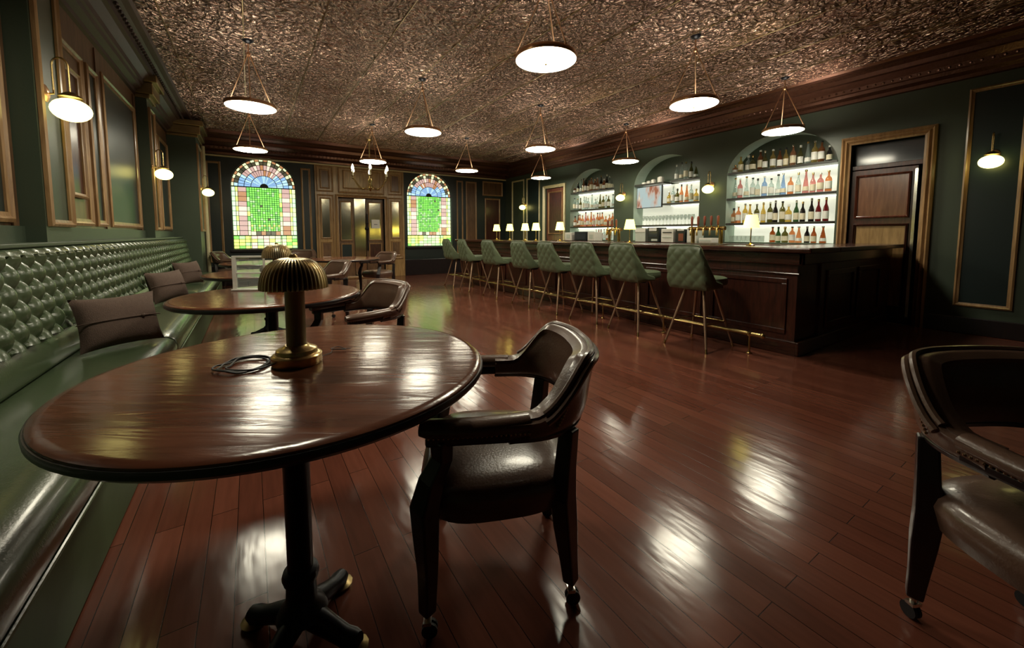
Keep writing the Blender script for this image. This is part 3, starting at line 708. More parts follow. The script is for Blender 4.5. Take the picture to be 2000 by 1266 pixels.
tB = make_table('', (0, 0, 0)); tB.location = (T[1][0], T[1][1], 0); tB.rotation_euler = (0, 0, -0.4); tB['label'] = 'round mahogany table second from the camera, with menu stand'
#dup(t0, (T[1][0], T[1][1], 0), 0.4, 'round mahogany table second from the camera, with menu stand')
dup(tB, (T[2][0], T[2][1], 0), 0.2, 'round mahogany table third along the booth, behind the menu stand')
dup(tB, (T[3][0], T[3][1], 0), 0.9, 'farthest round table along the booth near the window')
dup(tB, (T[4][0], T[4][1], 0), 0.9, 'round table standing on the open floor before the double door')

# table lamp with ribbed mushroom shade
def make_mushroom(label, loc):
    t = thing('table_lamp', label, 'table lamp', loc, 0, 'ribbed mushroom table lamps')
    MB().lathe([(0, 0.0), (0.078, 0.0), (0.08, 0.006), (0.08, 0.03), (0.074, 0.036), (0.066, 0.038), (0.064, 0.05), (0.058, 0.054), (0.045, 0.058), (0.036, 0.066), (0, 0.066)], (0, 0, 0), 40).build('base', 'brass', t, smooth=True)
    mb = MB(); mb.lathe([(0.034, 0.06), (0.031, 0.07), (0.031, 0.25), (0.034, 0.262), (0.028, 0.27), (0, 0.27)], (0, 0, 0), 20)
    mb.build('stem', 'dark_bronze', t, smooth=True)
    mb = MB(); seg = 176; n = 14; vs = []
    for i in range(seg):
        a = 2 * PI * i / seg; rb = (1.0, 1.0, 0.84, 0.84)[i % 4]
        for k in range(n + 1):
            th = PI / 2 * k / n; r = 0.106 * math.sin(th) ** 0.72; z = 0.262 + 0.106 * math.cos(th) ** 0.9
            f = 1 + (rb - 1) * min(1, max(0, k - 2) / 4)
            vs.append((r * f * math.cos(a), r * f * math.sin(a), z))
    mb.add(vs, [(i * (n + 1) + k, ((i + 1) % seg) * (n + 1) + k, ((i + 1) % seg) * (n + 1) + k + 1, i * (n + 1) + k + 1) for i in range(seg) for k in range(n)])
    mb.mi = [1 if (i % 4 == 2 and k >= 3) else 0 for i in range(seg) for k in range(n)]  # groove faces coloured black to paint in the shaded gaps between slats
    mb.build('lamp_shade', ['shade_brass', 'iron'], t)
    MB().lathe([(0.012, 0.364), (0.014, 0.372), (0.008, 0.379), (0, 0.38)], (0, 0, 0), 12).build('finial', 'brass', t, smooth=True)
    return t
l0 = make_mushroom('brass mushroom table lamp with ribbed shade on the foreground table', (0.12, 1.55, 0.753))
dup(l0, (0.17, 3.62, 0.753), 0.3, 'brass mushroom lamp on the second round table')
# power cord coiled on the foreground table
def cord(name, label, pts, r=0.0035):
    P_ = [Vector(p) for p in pts]; P_ = [P_[0]] + P_ + [P_[-1]]; out = []
    for i in range(1, len(P_) - 2):
        for k in range(6):
            t = k / 6; a, b, c, d = P_[i - 1], P_[i], P_[i + 1], P_[i + 2]
            out.append(0.5 * ((2 * b) + (c - a) * t + (2 * a - 5 * b + 4 * c - d) * t * t + (3 * b - a - 3 * c + d) * t ** 3))
    out.append(P_[-1])
    return tag(MB().tube(out, r, 8).build(name, 'rubber', smooth=True), label, 'cord')
zt = 0.7565
pts = [(0.03, 1.60, zt + .004)]
for k in range(36):
    a = 0.5 + k * 0.6
    f = 1 - 0.22 * ((k * 7) % 11) / 11; pts.append((-0.025 - 0.018 * math.sin(k * 0.27) + 0.085 * math.cos(a) * f, 1.605 + 0.085 * math.sin(a) * f + 0.014 * math.sin(k * 1.7), zt + 0.0012 * (k % 7)))
cord('power_cord', 'black power cord coiled beside the foreground lamp base', pts, 0.003)
cord('thin_cable', 'thin dark cable trailing right of the foreground lamp base', [(0.2, 1.57, zt), (0.235, 1.60, zt), (0.25, 1.63, zt + .003), (0.29, 1.61, zt + .002), (0.27, 1.65, zt + .006), (0.24, 1.62, zt + .008), (0.31, 1.62, zt)], 0.0016)
# menu stand on second table
mm = thing('menu_stand', 'clear menu holder in a white frame on the second round table', 'menu stand', (-0.02, 3.80, 0.753), -0.45)
mb = MB(); w_, h_ = 0.12, 0.275
mb.box(-w_, w_, -0.035, 0.035, 0, 0.012); mb.build('base', 'white', mm, bevel=0.002)
mb = MB(); mb.box(-w_, -w_ + 0.03, -0.008, 0.008, 0.012, h_); mb.box(w_ - 0.01, w_, -0.008, 0.008, 0.012, h_); mb.box(-w_ + .03, w_ - .01, -0.008, 0.008, h_ - 0.014, h_); mb.box(-w_ + .03, w_ - .01, -0.008, 0.008, 0.13, 0.142)
mb.build('white_frame', 'white', mm, bevel=0.001)
MB().box(-w_ + 0.03, w_ - 0.01, -0.001, 0.001, 0.013, h_ - 0.015).build('acrylic_sheet', 'clear', mm)
vs_ = MB().lathe([(0, 0), (0.03, 0.0), (0.045, 0.03), (0.045, 0.06), (0.025, 0.085), (0.028, 0.095)], (0, 0, 0), 20)
v_o = vs_.build('candle_holder', 'dull_brass', smooth=True); v_o.location = (0.12, 5.35, 0.753); tag(v_o, 'small round brassy candle holder on the third booth table', 'candle holder')

# ------------------------------------------------------------------ captain chairs  (local front = +Y)
def make_captain(label, loc, rz):
    t = thing('captain_chair', label, 'armchair', loc, rz, 'brown leather captain chairs')
    # seat: rounded upholstered block
    mb = MB()
    def outline(a):
        c, s = math.cos(a), math.sin(a); e = 0.62
        x = 0.27 * math.copysign(abs(c) ** e, c); y = 0.25 * math.copysign(abs(s) ** e, s) - 0.0
        return x * (1 + 0.08 * (y / 0.25)), y
    levels = [(0.0, 0.335), (0.9, 0.335), (0.97, 0.345), (1.0, 0.375), (1.03, 0.41), (1.0, 0.437), (0.93, 0.455), (0.75, 0.468), (0.4, 0.475), (0.0, 0.478)]
    seg = 48; n = len(levels); vs = []
    for i in range(seg):
        x, y = outline(2 * PI * i / seg)
        for f, z in levels: vs.append((x * f, y * f, z))
    mb.add(vs, [(i * n + k, ((i + 1) % seg) * n + k, ((i + 1) % seg) * n + k + 1, i * n + k + 1) for i in range(seg) for k in range(n - 1)])
    seat = mb.build('seat', 'brown_leather', t, smooth=True)
    # rail path (U shape): right-front arm round the back to left-front arm
    def path(u):   # u 0..1 ; returns plan point and outward normal
        L1 = 0.27; 
        if u < 0.22: k = u / 0.22; return Vector((0.275 + 0.01 * math.sin(PI * k), 0.21 - 0.25 * k, 0)), Vector((1, 0, 0))
        if u > 0.78: k = (1 - u) / 0.22; return Vector((-0.275 - 0.01 * math.sin(PI * k), 0.21 - 0.25 * k, 0)), Vector((-1, 0, 0))
        k = (u - 0.22) / 0.56; a = -PI * k; c, s = math.cos(a), math.sin(a); e = 0.78
        x = 0.275 * math.copysign(abs(c) ** e, c); y = -0.04 - 0.235 * abs(s) ** e
        nrm = Vector((c, s * 1.0, 0)).normalized()
        return Vector((x, y, 0)), nrm
    # backrest: padded barrel
    def ztop(u):
        k = min(max((u - 0.24) / 0.14, 0), 1) * min(max((0.76 - u) / 0.14, 0), 1); k = k * k * (3 - 2 * k)
        return 0.675 + 0.155 * k
    sect = 20; U0, U1, nu = 0.2, 0.8, 48; vs = []
    for i in range(nu + 1):
        u = U0 + (U1 - U0) * i / nu; p, nr = path(u); zt_ = ztop(u); zb_ = 0.605
        for k in range(sect):
            a = 2 * PI * k / sect; c, s = math.cos(a), math.sin(a)
            H = (zt_ - zb_) / 2; zc_ = (zt_ + zb_) / 2
            thick = 0.032 + 0.014 * max(0, s)
            off = math.copysign(abs(c) ** 0.7, c) * thick; zz_ = zc_ + math.copysign(abs(s) ** 0.75, s) * H
            flare = 0.05 * (zz_ - 0.62) / 0.2 * (1 if zt_ > 0.7 else 0.3)
            ridge = 0.006 * (1 if (s > 0.55) else 0) * math.cos(k * PI)
            q = p + nr * (off + flare * 0.45 + ridge); vs.append((q.x, q.y, zz_))
    mb = MB(); mb.add(vs, [(i * sect + k, i * sect + (k + 1) % sect, (i + 1) * sect + (k + 1) % sect, (i + 1) * sect + k) for i in range(nu) for k in range(sect)])
    mb.add([vs[k] for k in range(sect)], [tuple(range(sect))]); mb.add([vs[-sect + k] for k in range(sect)], [tuple(range(sect))])
    back = mb.build('backrest', 'brown_leather', t, smooth=True)
    # rolled top beads
    for dz, off in ((0.006, 0.062), (-0.012, 0.078)):
        pts = []
        for i in range(41):
            u = 0.26 + 0.48 * i / 40; p, nr = path(u); z = ztop(u)
            fl = 0.05 * (z - 0.62) / 0.2 * 0.45
            q = p + nr * (fl + off - 0.04); pts.append((q.x, q.y, z + dz - 0.008))
        MB().tube(pts, 0.011, 8).build('welt', 'brown_leather', back, smooth=True)
    # arms
    for sg in (1, -1):
        mb = MB(); pts = []; rs = []
        for i in range(13):
            k = i / 12; pts.append((sg * (0.28 + 0.012 * math.sin(PI * k)), 0.235 - 0.31 * k, 0.650 + 0.006 * k)); rs.append(0.026 if 0 < i else 0.018)
        mb.tube(pts, rs, 12, sx=1.35); arm = mb.build('arm_pad', 'brown_leather', t, smooth=True)
        mb = MB(); mb.box(*sorted((sg * 0.262, sg * 0.305)), -0.08, 0.22, 0.604, 0.634); mb.build('arm_rail', 'black_wood', arm, bevel=0.008)
        nm = MB()
        for k in range(22): nm.ball((sg * 0.307, 0.21 - 0.0135 * k, 0.632), 0.0042, 6, 0, 1, 4)
        nm.build('nailheads', 'nail', arm, smooth=True)
    for sg in (1, -1):      # nails up the outside edge of the back
        nm = MB()
        for k in range(16):
            u = 0.285 + 0.045 * k / 15; u = u if sg > 0 else 1 - u; p, nr = path(u); z = 0.64 + 0.155 * k / 15
            z = 0.64 + 0.125 * k / 15; q = p + nr * (0.036 + 0.1125 * (z - 0.62)); nm.ball((q.x, q.y, z), 0.0045, 6, 0, 1, 4)
        nm.build('nailheads', 'nail', back, smooth=True)
    # lower back rail
    pts = []
    for i in range(33):
        u = 0.2 + 0.6 * i / 32; p, nr = path(u); pts.append((p.x, p.y, 0.607))
    MB().tube(pts, 0.018, 8).build('back_rail', 'black_wood', t, smooth=True)
    # legs
    for sg in (1, -1):
        fp = [(sg * 0.262, 0.225, 0.075), (sg * 0.262, 0.222, 0.2), (sg * 0.272, 0.225, 0.34), (sg * 0.285, 0.225, 0.42), (sg * 0.285, 0.205, 0.5), (sg * 0.280, 0.175, 0.56), (sg * 0.282, 0.175, 0.62)]
        rp = [(sg * 0.205, -0.228, 0.075), (sg * 0.208, -0.22, 0.15), (sg * 0.218, -0.205, 0.28), (sg * 0.222, -0.195, 0.38), (sg * 0.226, -0.20, 0.47), (sg * 0.222, -0.212, 0.60)]
        for P_, rr in ((fp, [0.028, 0.033, 0.042, 0.046, 0.04, 0.034, 0.036]), (rp, [0.028, 0.032, 0.042, 0.045, 0.038, 0.034])):
            mb = MB(); mb.tube(P_, rr, 4, sx=1.0)
            lg = mb.build('leg', 'black_wood', t, smooth=False, bevel=0.006)
            x, y, z = P_[0]
            cs = MB(); cs.tube([(x, y, 0.04), (x, y, 0.085)], 0.009, 8); cs.box(x - 0.016, x + 0.016, y - 0.012, y + 0.012, 0.045, 0.055); cs.build('caster_stem', 'chrome', lg, smooth=True)
            wh = MB()
            for d in (-0.012, 0.004): wh.tube([(x + d, y - 0.006, 0.0235), (x + d + 0.008, y - 0.006, 0.0235)], 0.0235, 16)
            wh.build('caster_wheel', 'rubber', lg, smooth=True)
    return t
def face(fx, fy): return math.atan2(fy, fx) - PI / 2
c0 = make_captain('brown leather captain chair on casters pulled up to the foreground table', (0.715, 1.2, 0), face(-0.894, 0.447))
dup(c0, (0.65, 3.05, 0), face(-0.95, -0.25), 'brown leather captain chair pushed up to the second round table')
dup(c0, (1.76, -0.01, 0), face(-0.48, -0.88), 'dark leather captain chair cut off at the lower right corner')
dup(c0, (0.95, 10.4, 0), face(-0.3, -0.9), 'captain chair in the distance between the left window and the double door')
dup(c0, (-0.35, 10.3, 0), face(0.9, -0.3), 'captain chair in the distance at the left below the stained glass window')
dup(c0, (2.15, 8.25, 0), face(-0.9, -0.4), 'dark captain chair at the right of the open-floor table')
dup(c0, (0.80, 5.9, 0), face(-0.95, -0.3), 'captain chair at the third booth table, behind the lamp shade')

# ------------------------------------------------------------------ bar
BX, BY0, BY1 = 4.46, 1.72, 9.1
bar = thing('bar_counter', 'long dark mahogany bar counter with panelled front running down the room', 'bar counter', (0, 0, 0))
mb = MB(); mb.box(BX, BX + 0.5, BY0, BY1, 0.0, 1.02); mb.box(BX + 0.5, XR - 0.02, BY0 - 0.02, BY0 + 0.38, 0.0, 1.02); mb.build('carcass', 'mahogany', bar)
mb = MB(); mb.box(BX - 0.16, BX + 0.54, BY0 - 0.16, BY1 + 0.1, 1.02, 1.07); mb.box(BX + 0.54, XR - 0.02, BY0 - 0.16, BY0 + 0.42, 1.02, 1.07); mb.build('countertop', 'mahogany_y', bar, bevel=0.014)
mb = MB(); mb.box(BX - 0.06, BX - 0.001, BY0 - 0.06, BY1, 0.90, 1.018); mb.box(BX - 0.03, BX - 0.001, BY0 - 0.03, BY1, 0.80, 0.82)
mb.box(BX - 0.06, XR - .1, BY0 - 0.06, BY0 - 0.021, 0.90, 1.018); mb.build('upper_moulding', 'mahogany_y', bar, bevel=0.01)
mb = MB(); mb.box(BX - 0.03, BX - 0.001, BY0 - 0.03, BY1, 0.0, 0.14); mb.box(BX - 0.03, XR - .1, BY0 - 0.05, BY0 - 0.021, 0.0, 0.14); mb.build('plinth', 'mahogany_y', bar, bevel=0.01)
PBf = lambda s, z, d: (BX + d, s, z)
y = BY0 + 0.08
while y + 0.85 < BY1:
    mb = MB(); a, b, z0, z1, w, d = y, y + 0.8, 0.2, 0.76, 0.05, 0.02
    for (q0, q1, r0, r1) in ((a, b, z0, z0 + w), (a, b, z1 - w, z1), (a, a + w, z0 + w, z1 - w), (b - w, b, z0 + w, z1 - w)): mb.box(BX - d, BX - 0.001, q0, q1, r0, r1)
    mb.build('front_panel', 'mahogany', bar, bevel=0.006); y += 0.9
for a in (5.1, 6.0):
    mb = MB(); z0, z1, w = 0.2, 0.82, 0.06; b = a + 0.8; yb = BY0 - 0.02
    for (q0, q1, r0, r1) in ((a, b, z0, z0 + w), (a, b, z1 - w, z1), (a, a + w, z0 + w, z1 - w), (b - w, b, z0 + w, z1 - w)): mb.box(q0, q1, yb - 0.02, yb - 0.001, r0, r1)
    mb.build('side_panel', 'mahogany', bar, bevel=0.006)
# foot rail
fr = thing('foot_rail', 'brass foot rail on short posts along the base of the bar', 'foot rail', (0, 0, 0))
RX = 4.17
mb = MB(); mb.tube([(RX, 1.88, 0.2), (RX, 9.0, 0.2)], 0.021, 14); mb.ball((RX, 1.88, 0.2), 0.027, 12); mb.tube([(RX, 1.9, 0.2), (RX + 0.0, 1.9, 0.2), (BX - 0.035, 1.9, 0.2)], 0.012, 8)
mb.build('rail', 'brass', fr, smooth=True)
y = 2.0
while y < 9:
    mb = MB(); mb.tube([(RX, y, 0.03), (RX, y, 0.18)], 0.010, 10); mb.lathe([(0, 0), (0.028, 0), (0.03, 0.008), (0.012, 0.02), (0.01, 0.03)], (RX, y, 0.0), 14); mb.lathe([(0.024, -.0), (0.028, 0.02), (0.024, 0.04)], (RX, y, 0.18), 14)
    mb.build('post', 'brass', fr, smooth=True); y += 1.0

# ------------------------------------------------------------------ bar stools (local front = +X)
def make_stool(label, loc, rz):
    t = thing('bar_stool', label, 'bar stool', loc, rz, 'sage green bucket bar stools along the bar')
    # seat cushion
    mb = MB(); seg = 40; levels = [(0.0, 0.655), (0.85, 0.655), (0.97, 0.668), (1.0, 0.70), (0.97, 0.735), (0.85, 0.748), (0.5, 0.75), (0.0, 0.75)]; n = len(levels); vs = []
    for i in range(seg):
        a = 2 * PI * i / seg; c, s = math.cos(a), math.sin(a); x = 0.235 * math.copysign(abs(c) ** 0.7, c) + 0.045; y = 0.215 * math.copysign(abs(s) ** 0.7, s)
        for f, z in levels: vs.append((0.02 + (x - 0.02) * f, y * f, z))
    mb.add(vs, [(i * n + k, ((i + 1) % seg) * n + k, ((i + 1) % seg) * n + k + 1, i * n + k + 1) for i in range(seg) for k in range(n - 1)])
    mb.build('seat', 'stool_vinyl', t, smooth=True)
    # bucket shell: back plus wings, tufted outer face
    W = 0.215
    def plan(u):  # u -1..1 around ; wing, back, wing
        k = abs(u); sg = 1 if u > 0 else -1
        if k <= 0.55: yy = sg * W * (k / 0.55) * 0.97; xx = -0.235 - 0.012 * (1 - (k / 0.55) ** 2)
        else:
            q = (k - 0.55) / 0.45; yy = sg * (W * 0.97 + 0.012 * math.sin(min(1, q * 3) * PI / 2)); xx = -0.235 + 0.29 * q
        return xx, yy
    nu, nv = 72, 36
    def ztop(u):
        k = abs(u)
        if k < 0.5: return 1.085 - 0.012 * (k / 0.5) ** 4
        q = min(1, (k - 0.5) / 0.5); return 1.073 - 0.34 * min(1, q * 1.9) ** 0.9 if q < 0.53 else 0.733 - 0.05 * (q - 0.53) / 0.47
    def surf(sgn):
        def f(a, b):
            u = -1 + 2 * a; xx, yy = plan(u); z1 = ztop(u); z0 = 0.63 + 0.03 * max(0, abs(u) - 0.55); z = z0 + (z1 - z0) * b
            lean = -0.07 * (z - 0.64) / 0.44
            th = 0.026 * (1 - abs(2 * b - 1) ** 6) * (1 - abs(u) ** 10)
            ox = sgn * th; h = 0
            if sgn < 0 and abs(u) < 0.56:
                p = yy / 0.13; q = (z - 0.66) / 0.135
                fo = abs(math.sin(PI * (p + q) / 1.0 + PI / 2) * math.sin(PI * (p - q) / 1.0 + PI / 2)); h = -0.016 * (fo ** 0.45) * (1 - abs(2 * b - 1) ** 6)
            taper = 1 - 0.07 * max(0, (z - 0.64) / 0.44)
            nx = 1.0 if abs(u) < 0.5 else max(0, 1 - (abs(u) - 0.5) / 0.12); ny = (1 - nx) * (1 if u > 0 else -1)
            return (xx + lean + ox * nx + h, (yy - ox * ny) * taper, z)
        return f
    mb = MB(); mb.grid(surf(-1), nu, nv); mb.grid(surf(1), nu, nv)
    bk = mb.build('backrest', 'stool_vinyl', t, smooth=True)
    pts = []
    for i in range(41):
        u = -0.93 + 1.86 * i / 40; xx, yy = plan(u); z = ztop(u); lean = -0.07 * (z - 0.64) / 0.44; taper = 1 - 0.07 * max(0, (z - 0.64) / 0.44); pts.append((xx + lean, yy * taper, z + 0.002))
    MB().tube(pts, 0.008, 8).build('piping', 'stool_vinyl', bk, smooth=True)
    mb = MB()
    mb.lathe([(0, 0.60), (0.1, 0.60), (0.11, 0.61), (0.11, 0.64), (0.05, 0.656), (0, 0.656)], (0, 0, 0), 24); mb.build('swivel_plate', 'iron', t, smooth=True)
    for sx in (1, -1):
        for sy in (1, -1):
            mb = MB(); mb.tube([(sx * 0.10, sy * 0.10, 0.625), (sx * 0.245, sy * 0.235, 0.03)], [0.017, 0.011], 12)
            lg = mb.build('leg', 'bronze_leg', t, smooth=True)
            MB().tube([(sx * 0.242, sy * 0.2325, 0.04), (sx * 0.252, sy * 0.242, 0.0)], 0.012, 10).build('foot_cap', 'brass', lg, smooth=True)
    mb = MB(); z = 0.27; q = (0.625 - z) / 0.595; r = 0.10 + 0.145 * q; ry = 0.1 + 0.135 * q
    cs = [(r, ry), (-r, ry), (-r, -ry), (r, -ry)]
    for i in range(4): mb.tube([(*cs[i], z), (*cs[(i + 1) % 4], z)], 0.008, 8)
    mb.build('footrest', 'brass', t, smooth=True)
    return t
SY = [2.46, 3.29, 4.03, 4.76, 5.52, 6.55, 7.6, 8.4]
SN = ['nearest the camera', 'second from the near end', 'third from the near end, swivelled slightly', 'fourth from the near end', 'fifth from the near end', 'sixth from the near end', 'second from the far end', 'at the far end of the bar']
st0 = None
for i, y in enumerate(SY):
    lab = 'sage green tufted bar stool, ' + SN[i]; rz = [0.0, -0.03, 0.12, -0.05, 0.04, 0.05, -0.05, 0.0][i]
    if st0 is None: st0 = make_stool(lab, (4.03, y, 0), rz)
    else: dup(st0, (4.02 if i > 2 else 4.03, y, 0), rz, lab)

# ------------------------------------------------------------------ bar lamps
def make_bar_lamp(label, loc):
    t = thing('bar_lamp', label, 'table lamp', loc, 0, 'small shaded lamps on the bar')
    MB().lathe([(0, 0), (0.045, 0), (0.046, 0.008), (0.02, 0.018), (0.008, 0.03), (0.006, 0.04), (0.006, 0.24), (0, 0.24)], (0, 0, 0), 18).build('base', 'brass', t, smooth=True)
    MB().lathe([(0.085, 0.20), (0.055, 0.345), (0.0, 0.346)], (0, 0, 0), 24).build('lamp_shade', 'shade_glow', t, smooth=True)
    MB().lathe([(0.008, 0.345), (0.008, 0.36), (0, 0.365)], (0, 0, 0), 8).build('finial', 'brass', t, smooth=True)
    return t
b0 = make_bar_lamp('glowing cream bar lamp nearest, before the right bottle arch', (4.72, 2.30, 1.071))
BL = [(4.72, 4.02, 'glowing cream bar lamp beside the middle bottle arch'), (4.72, 5.62, 'glowing bar lamp left of the far bottle arch, before the red door'), (4.72, 6.35, 'glowing bar lamp standing fourth from the near end of the bar'),
      (4.72, 6.72, 'glowing bar lamp standing fifth from the near end of the bar'), (4.72, 7.30, 'glowing bar lamp standing second from the far end of the bar'), (4.72, 7.85, 'glowing bar lamp at the far end of the bar')]
for x, y, lab in BL: dup(b0, (x, y, 1.071), 0, lab)
# beer taps
def make_taps(label, loc, n):
    t = thing('beer_tap_tower', label, 'beer taps', loc, 0, 'brass beer tap towers')
    W = 0.085 * n
    MB().box(-0.06, 0.06, -W / 2 - 0.03, W / 2 + 0.03, 0, 0.015).build('drip_tray', 'steel', t, bevel=0.003)
    mb = MB(); mb.tube([(0, -W / 2 - 0.02, 0.2), (0, W / 2 + 0.02, 0.2)], 0.026, 14)
    for k in (-1, 1): mb.tube([(0, k * (W / 2 - 0.03), 0.015), (0, k * (W / 2 - 0.03), 0.2)], 0.024, 14)
    mb.build('tower', 'brass', t, smooth=True)
    for k in range(n):
        y = -W / 2 + W * (k + 0.5) / n
        mb = MB(); mb.tube([(-0.02, y, 0.2), (-0.06, y, 0.2), (-0.075, y, 0.17), (-0.075, y, 0.11)], 0.011, 8); mb.tube([(-0.05, y, 0.2), (-0.05, y, 0.235)], 0.01, 8)
        tp = mb.build('tap', 'brass', t, smooth=True)
        MB().lathe([(0.009, 0.235), (0.013, 0.25), (0.017, 0.33), (0.012, 0.35), (0, 0.355)], (-0.05, y, 0), 10).build('tap_handle', 'red_handle', tp, smooth=True)
    return t
make_taps('brass beer tap tower with five red handles, between middle and near arches', (4.78, 2.86, 1.071), 5)
make_taps('brass beer tap tower farther along, left of the middle arch', (4.78, 4.38, 1.071), 3)

# ------------------------------------------------------------------ back bar and shelves
bb = thing('back_bar', 'dark back counter under the bottle arches behind the bar', 'back counter', (0, 0, 0))
MB().box(XR - 0.5, XR - 0.003, 2.26, 8.3, 0, 1.0).build('cabinet', 'mahogany', bb)
MB().box(XR - 0.53, XR - 0.003, 2.25, 8.31, 1.0, 1.04).build('worktop', 'mahogany_y', bb, bevel=0.006)
SHZ = [1.37, 1.81, 2.26]
NN = ['near', 'middle', 'far']
shelf_spans = []   # (niche, level, y0, y1, z)
for ni, (a, b) in enumerate(NICHES):
    for li, z in enumerate(SHZ):
        y0, y1 = a + 0.005, b - 0.005
        if z > 2.22:
            h = (b - a) / 2; k = math.sqrt(1 - ((z + .03 - 2.22) / 0.60) ** 2); c = (a + b) / 2; y0, y1 = c - h * k + .004, c + h * k - .004
        spans = [(y0, y1)]
        if ni == 1 and li == 1: spans = [(y0, 5.3)]
        if ni == 1 and li == 2: spans = [(y0, 5.12), (5.28, y1)]
        for q0, q1 in spans:
            nm = ['lower', 'middle', 'top'][li]
            side = '' if len(spans) == 1 else (' right part' if q0 == y0 else ' left part')
            s = thing('wall_shelf', 'dark %s shelf%s in the %s bottle arch' % (nm, side, NN[ni]), 'shelf', (0, 0, 0), 0, 'shelves in the bottle arches')
            MB().box(XR + 0.0, XR + 0.3, q0, q1, z - 0.012, z + 0.025).build('shelf_board', 'shelf', s, bevel=0.003)
            MB().box(XR + 0.27, XR + 0.285, q0 + 0.02, q1 - 0.02, z - 0.018, z - 0.0125).build('light_strip', 'strip_glow', s)
            if li == 2: MB().box(XR + 0.28, XR + 0.295, q0 + 0.04, q1 - 0.04, z + 0.0255, z + 0.034).build('light_strip', 'strip_glow', s)
            shelf_spans.append((ni, li + 1, q0, q1, z + 0.026))
    shelf_spans.append((ni, 0, a + 0.02, b - 0.02, NZB + 0.001))

# bottle kinds: profile (r,z) for H=1, label band, cap
BK = {
 'round': ([(0, 0), (0.9, 0.0), (1, 0.02), (1, 0.58), (0.85, 0.66), (0.4, 0.74), (0.32, 0.78), (0.32, 0.92)], (0.15, 0.5), (0.92, 1.0)),
 'slender': ([(0, 0), (0.92, 0.0), (1, 0.02), (1, 0.50), (0.8, 0.60), (0.45, 0.70), (0.36, 0.76), (0.36, 0.93)], (0.1, 0.42), (0.88, 1.0)),
 'squat': ([(0, 0), (0.9, 0.0), (1, 0.04), (1, 0.5), (0.93, 0.58), (0.5, 0.68), (0.28, 0.72), (0.28, 0.88)], (0.12, 0.42), (0.86, 1.0)),
 'flared': ([(0, 0), (0.95, 0.0), (1, 0.02), (0.85, 0.3), (0.6, 0.55), (0.38, 0.72), (0.3, 0.8), (0.3, 0.93)], (0.12, 0.3), (0.92, 1.0)),
}
COLS = {'clear': (0.80, 0.88, 0.86), 'amber': (0.62, 0.26, 0.08), 'orange': (0.88, 0.50, 0.28), 'green': (0.12, 0.25, 0.10), 'dark': (0.05, 0.035, 0.03), 'blue': (0.55, 0.70, 0.92), 'pink': (0.85, 0.50, 0.48), 'red': (0.35, 0.04, 0.05), 'yellow': (0.85, 0.68, 0.25), 'olive': (0.30, 0.28, 0.08)}
for k_, v_ in COLS.items(): M['glass_' + k_] = tinted_glass('glass_' + k_, v_)
CAPM = {'gold': 'brass', 'black': 'rubber', 'silver': 'steel', 'white': 'label_white'}
cache = {}
def bottle_meshes(kind, col, H, R, lab, cap):
    key = (kind, col, round(H, 2), round(R, 3), lab, cap)
    if key not in cache:
        prof, lb, cp = BK[kind]; seg = 14
        sq = kind == 'squat'
        body = MB().lathe([(r * R, z * H) for r, z in prof], (0, 0, 0), 4 if False else seg)
        ob = body.build('bottle', 'glass_' + col, smooth=True)
        r0 = R * 1.02
        def rad(z):
            for (ra, za), (rb, zb_) in zip(prof[1:-1], prof[2:]):
                if za <= z <= zb_: return (ra + (rb - ra) * (z - za) / max(1e-6, zb_ - za)) * R + 0.0012
            return R
        ol = MB().lathe([(rad(lb[0]), lb[0] * H), (rad((lb[0] + lb[1]) / 2), (lb[0] + lb[1]) / 2 * H), (rad(lb[1]), lb[1] * H)], (0, 0, 0), seg)
        ol = ol.build('bottle_label', 'label_' + lab, ob, smooth=True)
        oc = MB().lathe([(0, cp[0] * H - .0), (0.4 * R, cp[0] * H), (0.42 * R, cp[1] * H - 0.004), (0.36 * R, cp[1] * H), (0, cp[1] * H)], (0, 0, 0), 10).build('bottle_cap', CAPM[cap], ob, smooth=True)
        cache[key] = ob; return ob, True
    return cache[key], False
KN = {'round': 'round', 'slender': 'slender', 'squat': 'squat', 'flared': 'flared'}
def place_bottle(kind, col, H, R, lab, cap, loc, label, group):
    ob, new = bottle_meshes(kind, col, H, R, lab, cap)
    if new: ob.location = loc; o = ob
    else:
        o = ob.copy(); COL.objects.link(o); o.location = loc
        for ch_ in kids(ob):
            c2 = ch_.copy(); COL.objects.link(c2); c2.parent = o
    tag(o, label, 'bottle', group); return o
rb = random.Random(11)
PAL = {(0, 0): ['green', 'dark', 'olive', 'green', 'dark', 'amber', 'orange', 'yellow'], (0, 1): ['orange', 'yellow', 'amber', 'dark', 'olive', 'yellow', 'dark'], (0, 2): ['clear', 'clear', 'pink', 'clear', 'blue', 'orange', 'clear'], (0, 3): ['amber', 'dark', 'clear', 'olive', 'yellow', 'amber', 'orange'],
       (1, 0): ['clear', 'olive'], (1, 1): ['clear', 'clear', 'amber'], (1, 2): ['yellow', 'olive', 'orange', 'clear'], (1, 3): ['dark', 'clear', 'olive'],
       (2, 0): ['clear', 'amber'], (2, 1): ['orange', 'amber', 'orange', 'pink'], (2, 2): ['clear', 'amber', 'olive', 'clear'], (2, 3): ['amber', 'orange', 'dark', 'clear']}
LV = ['bottom ledge', 'lower shelf', 'middle shelf', 'top shelf']
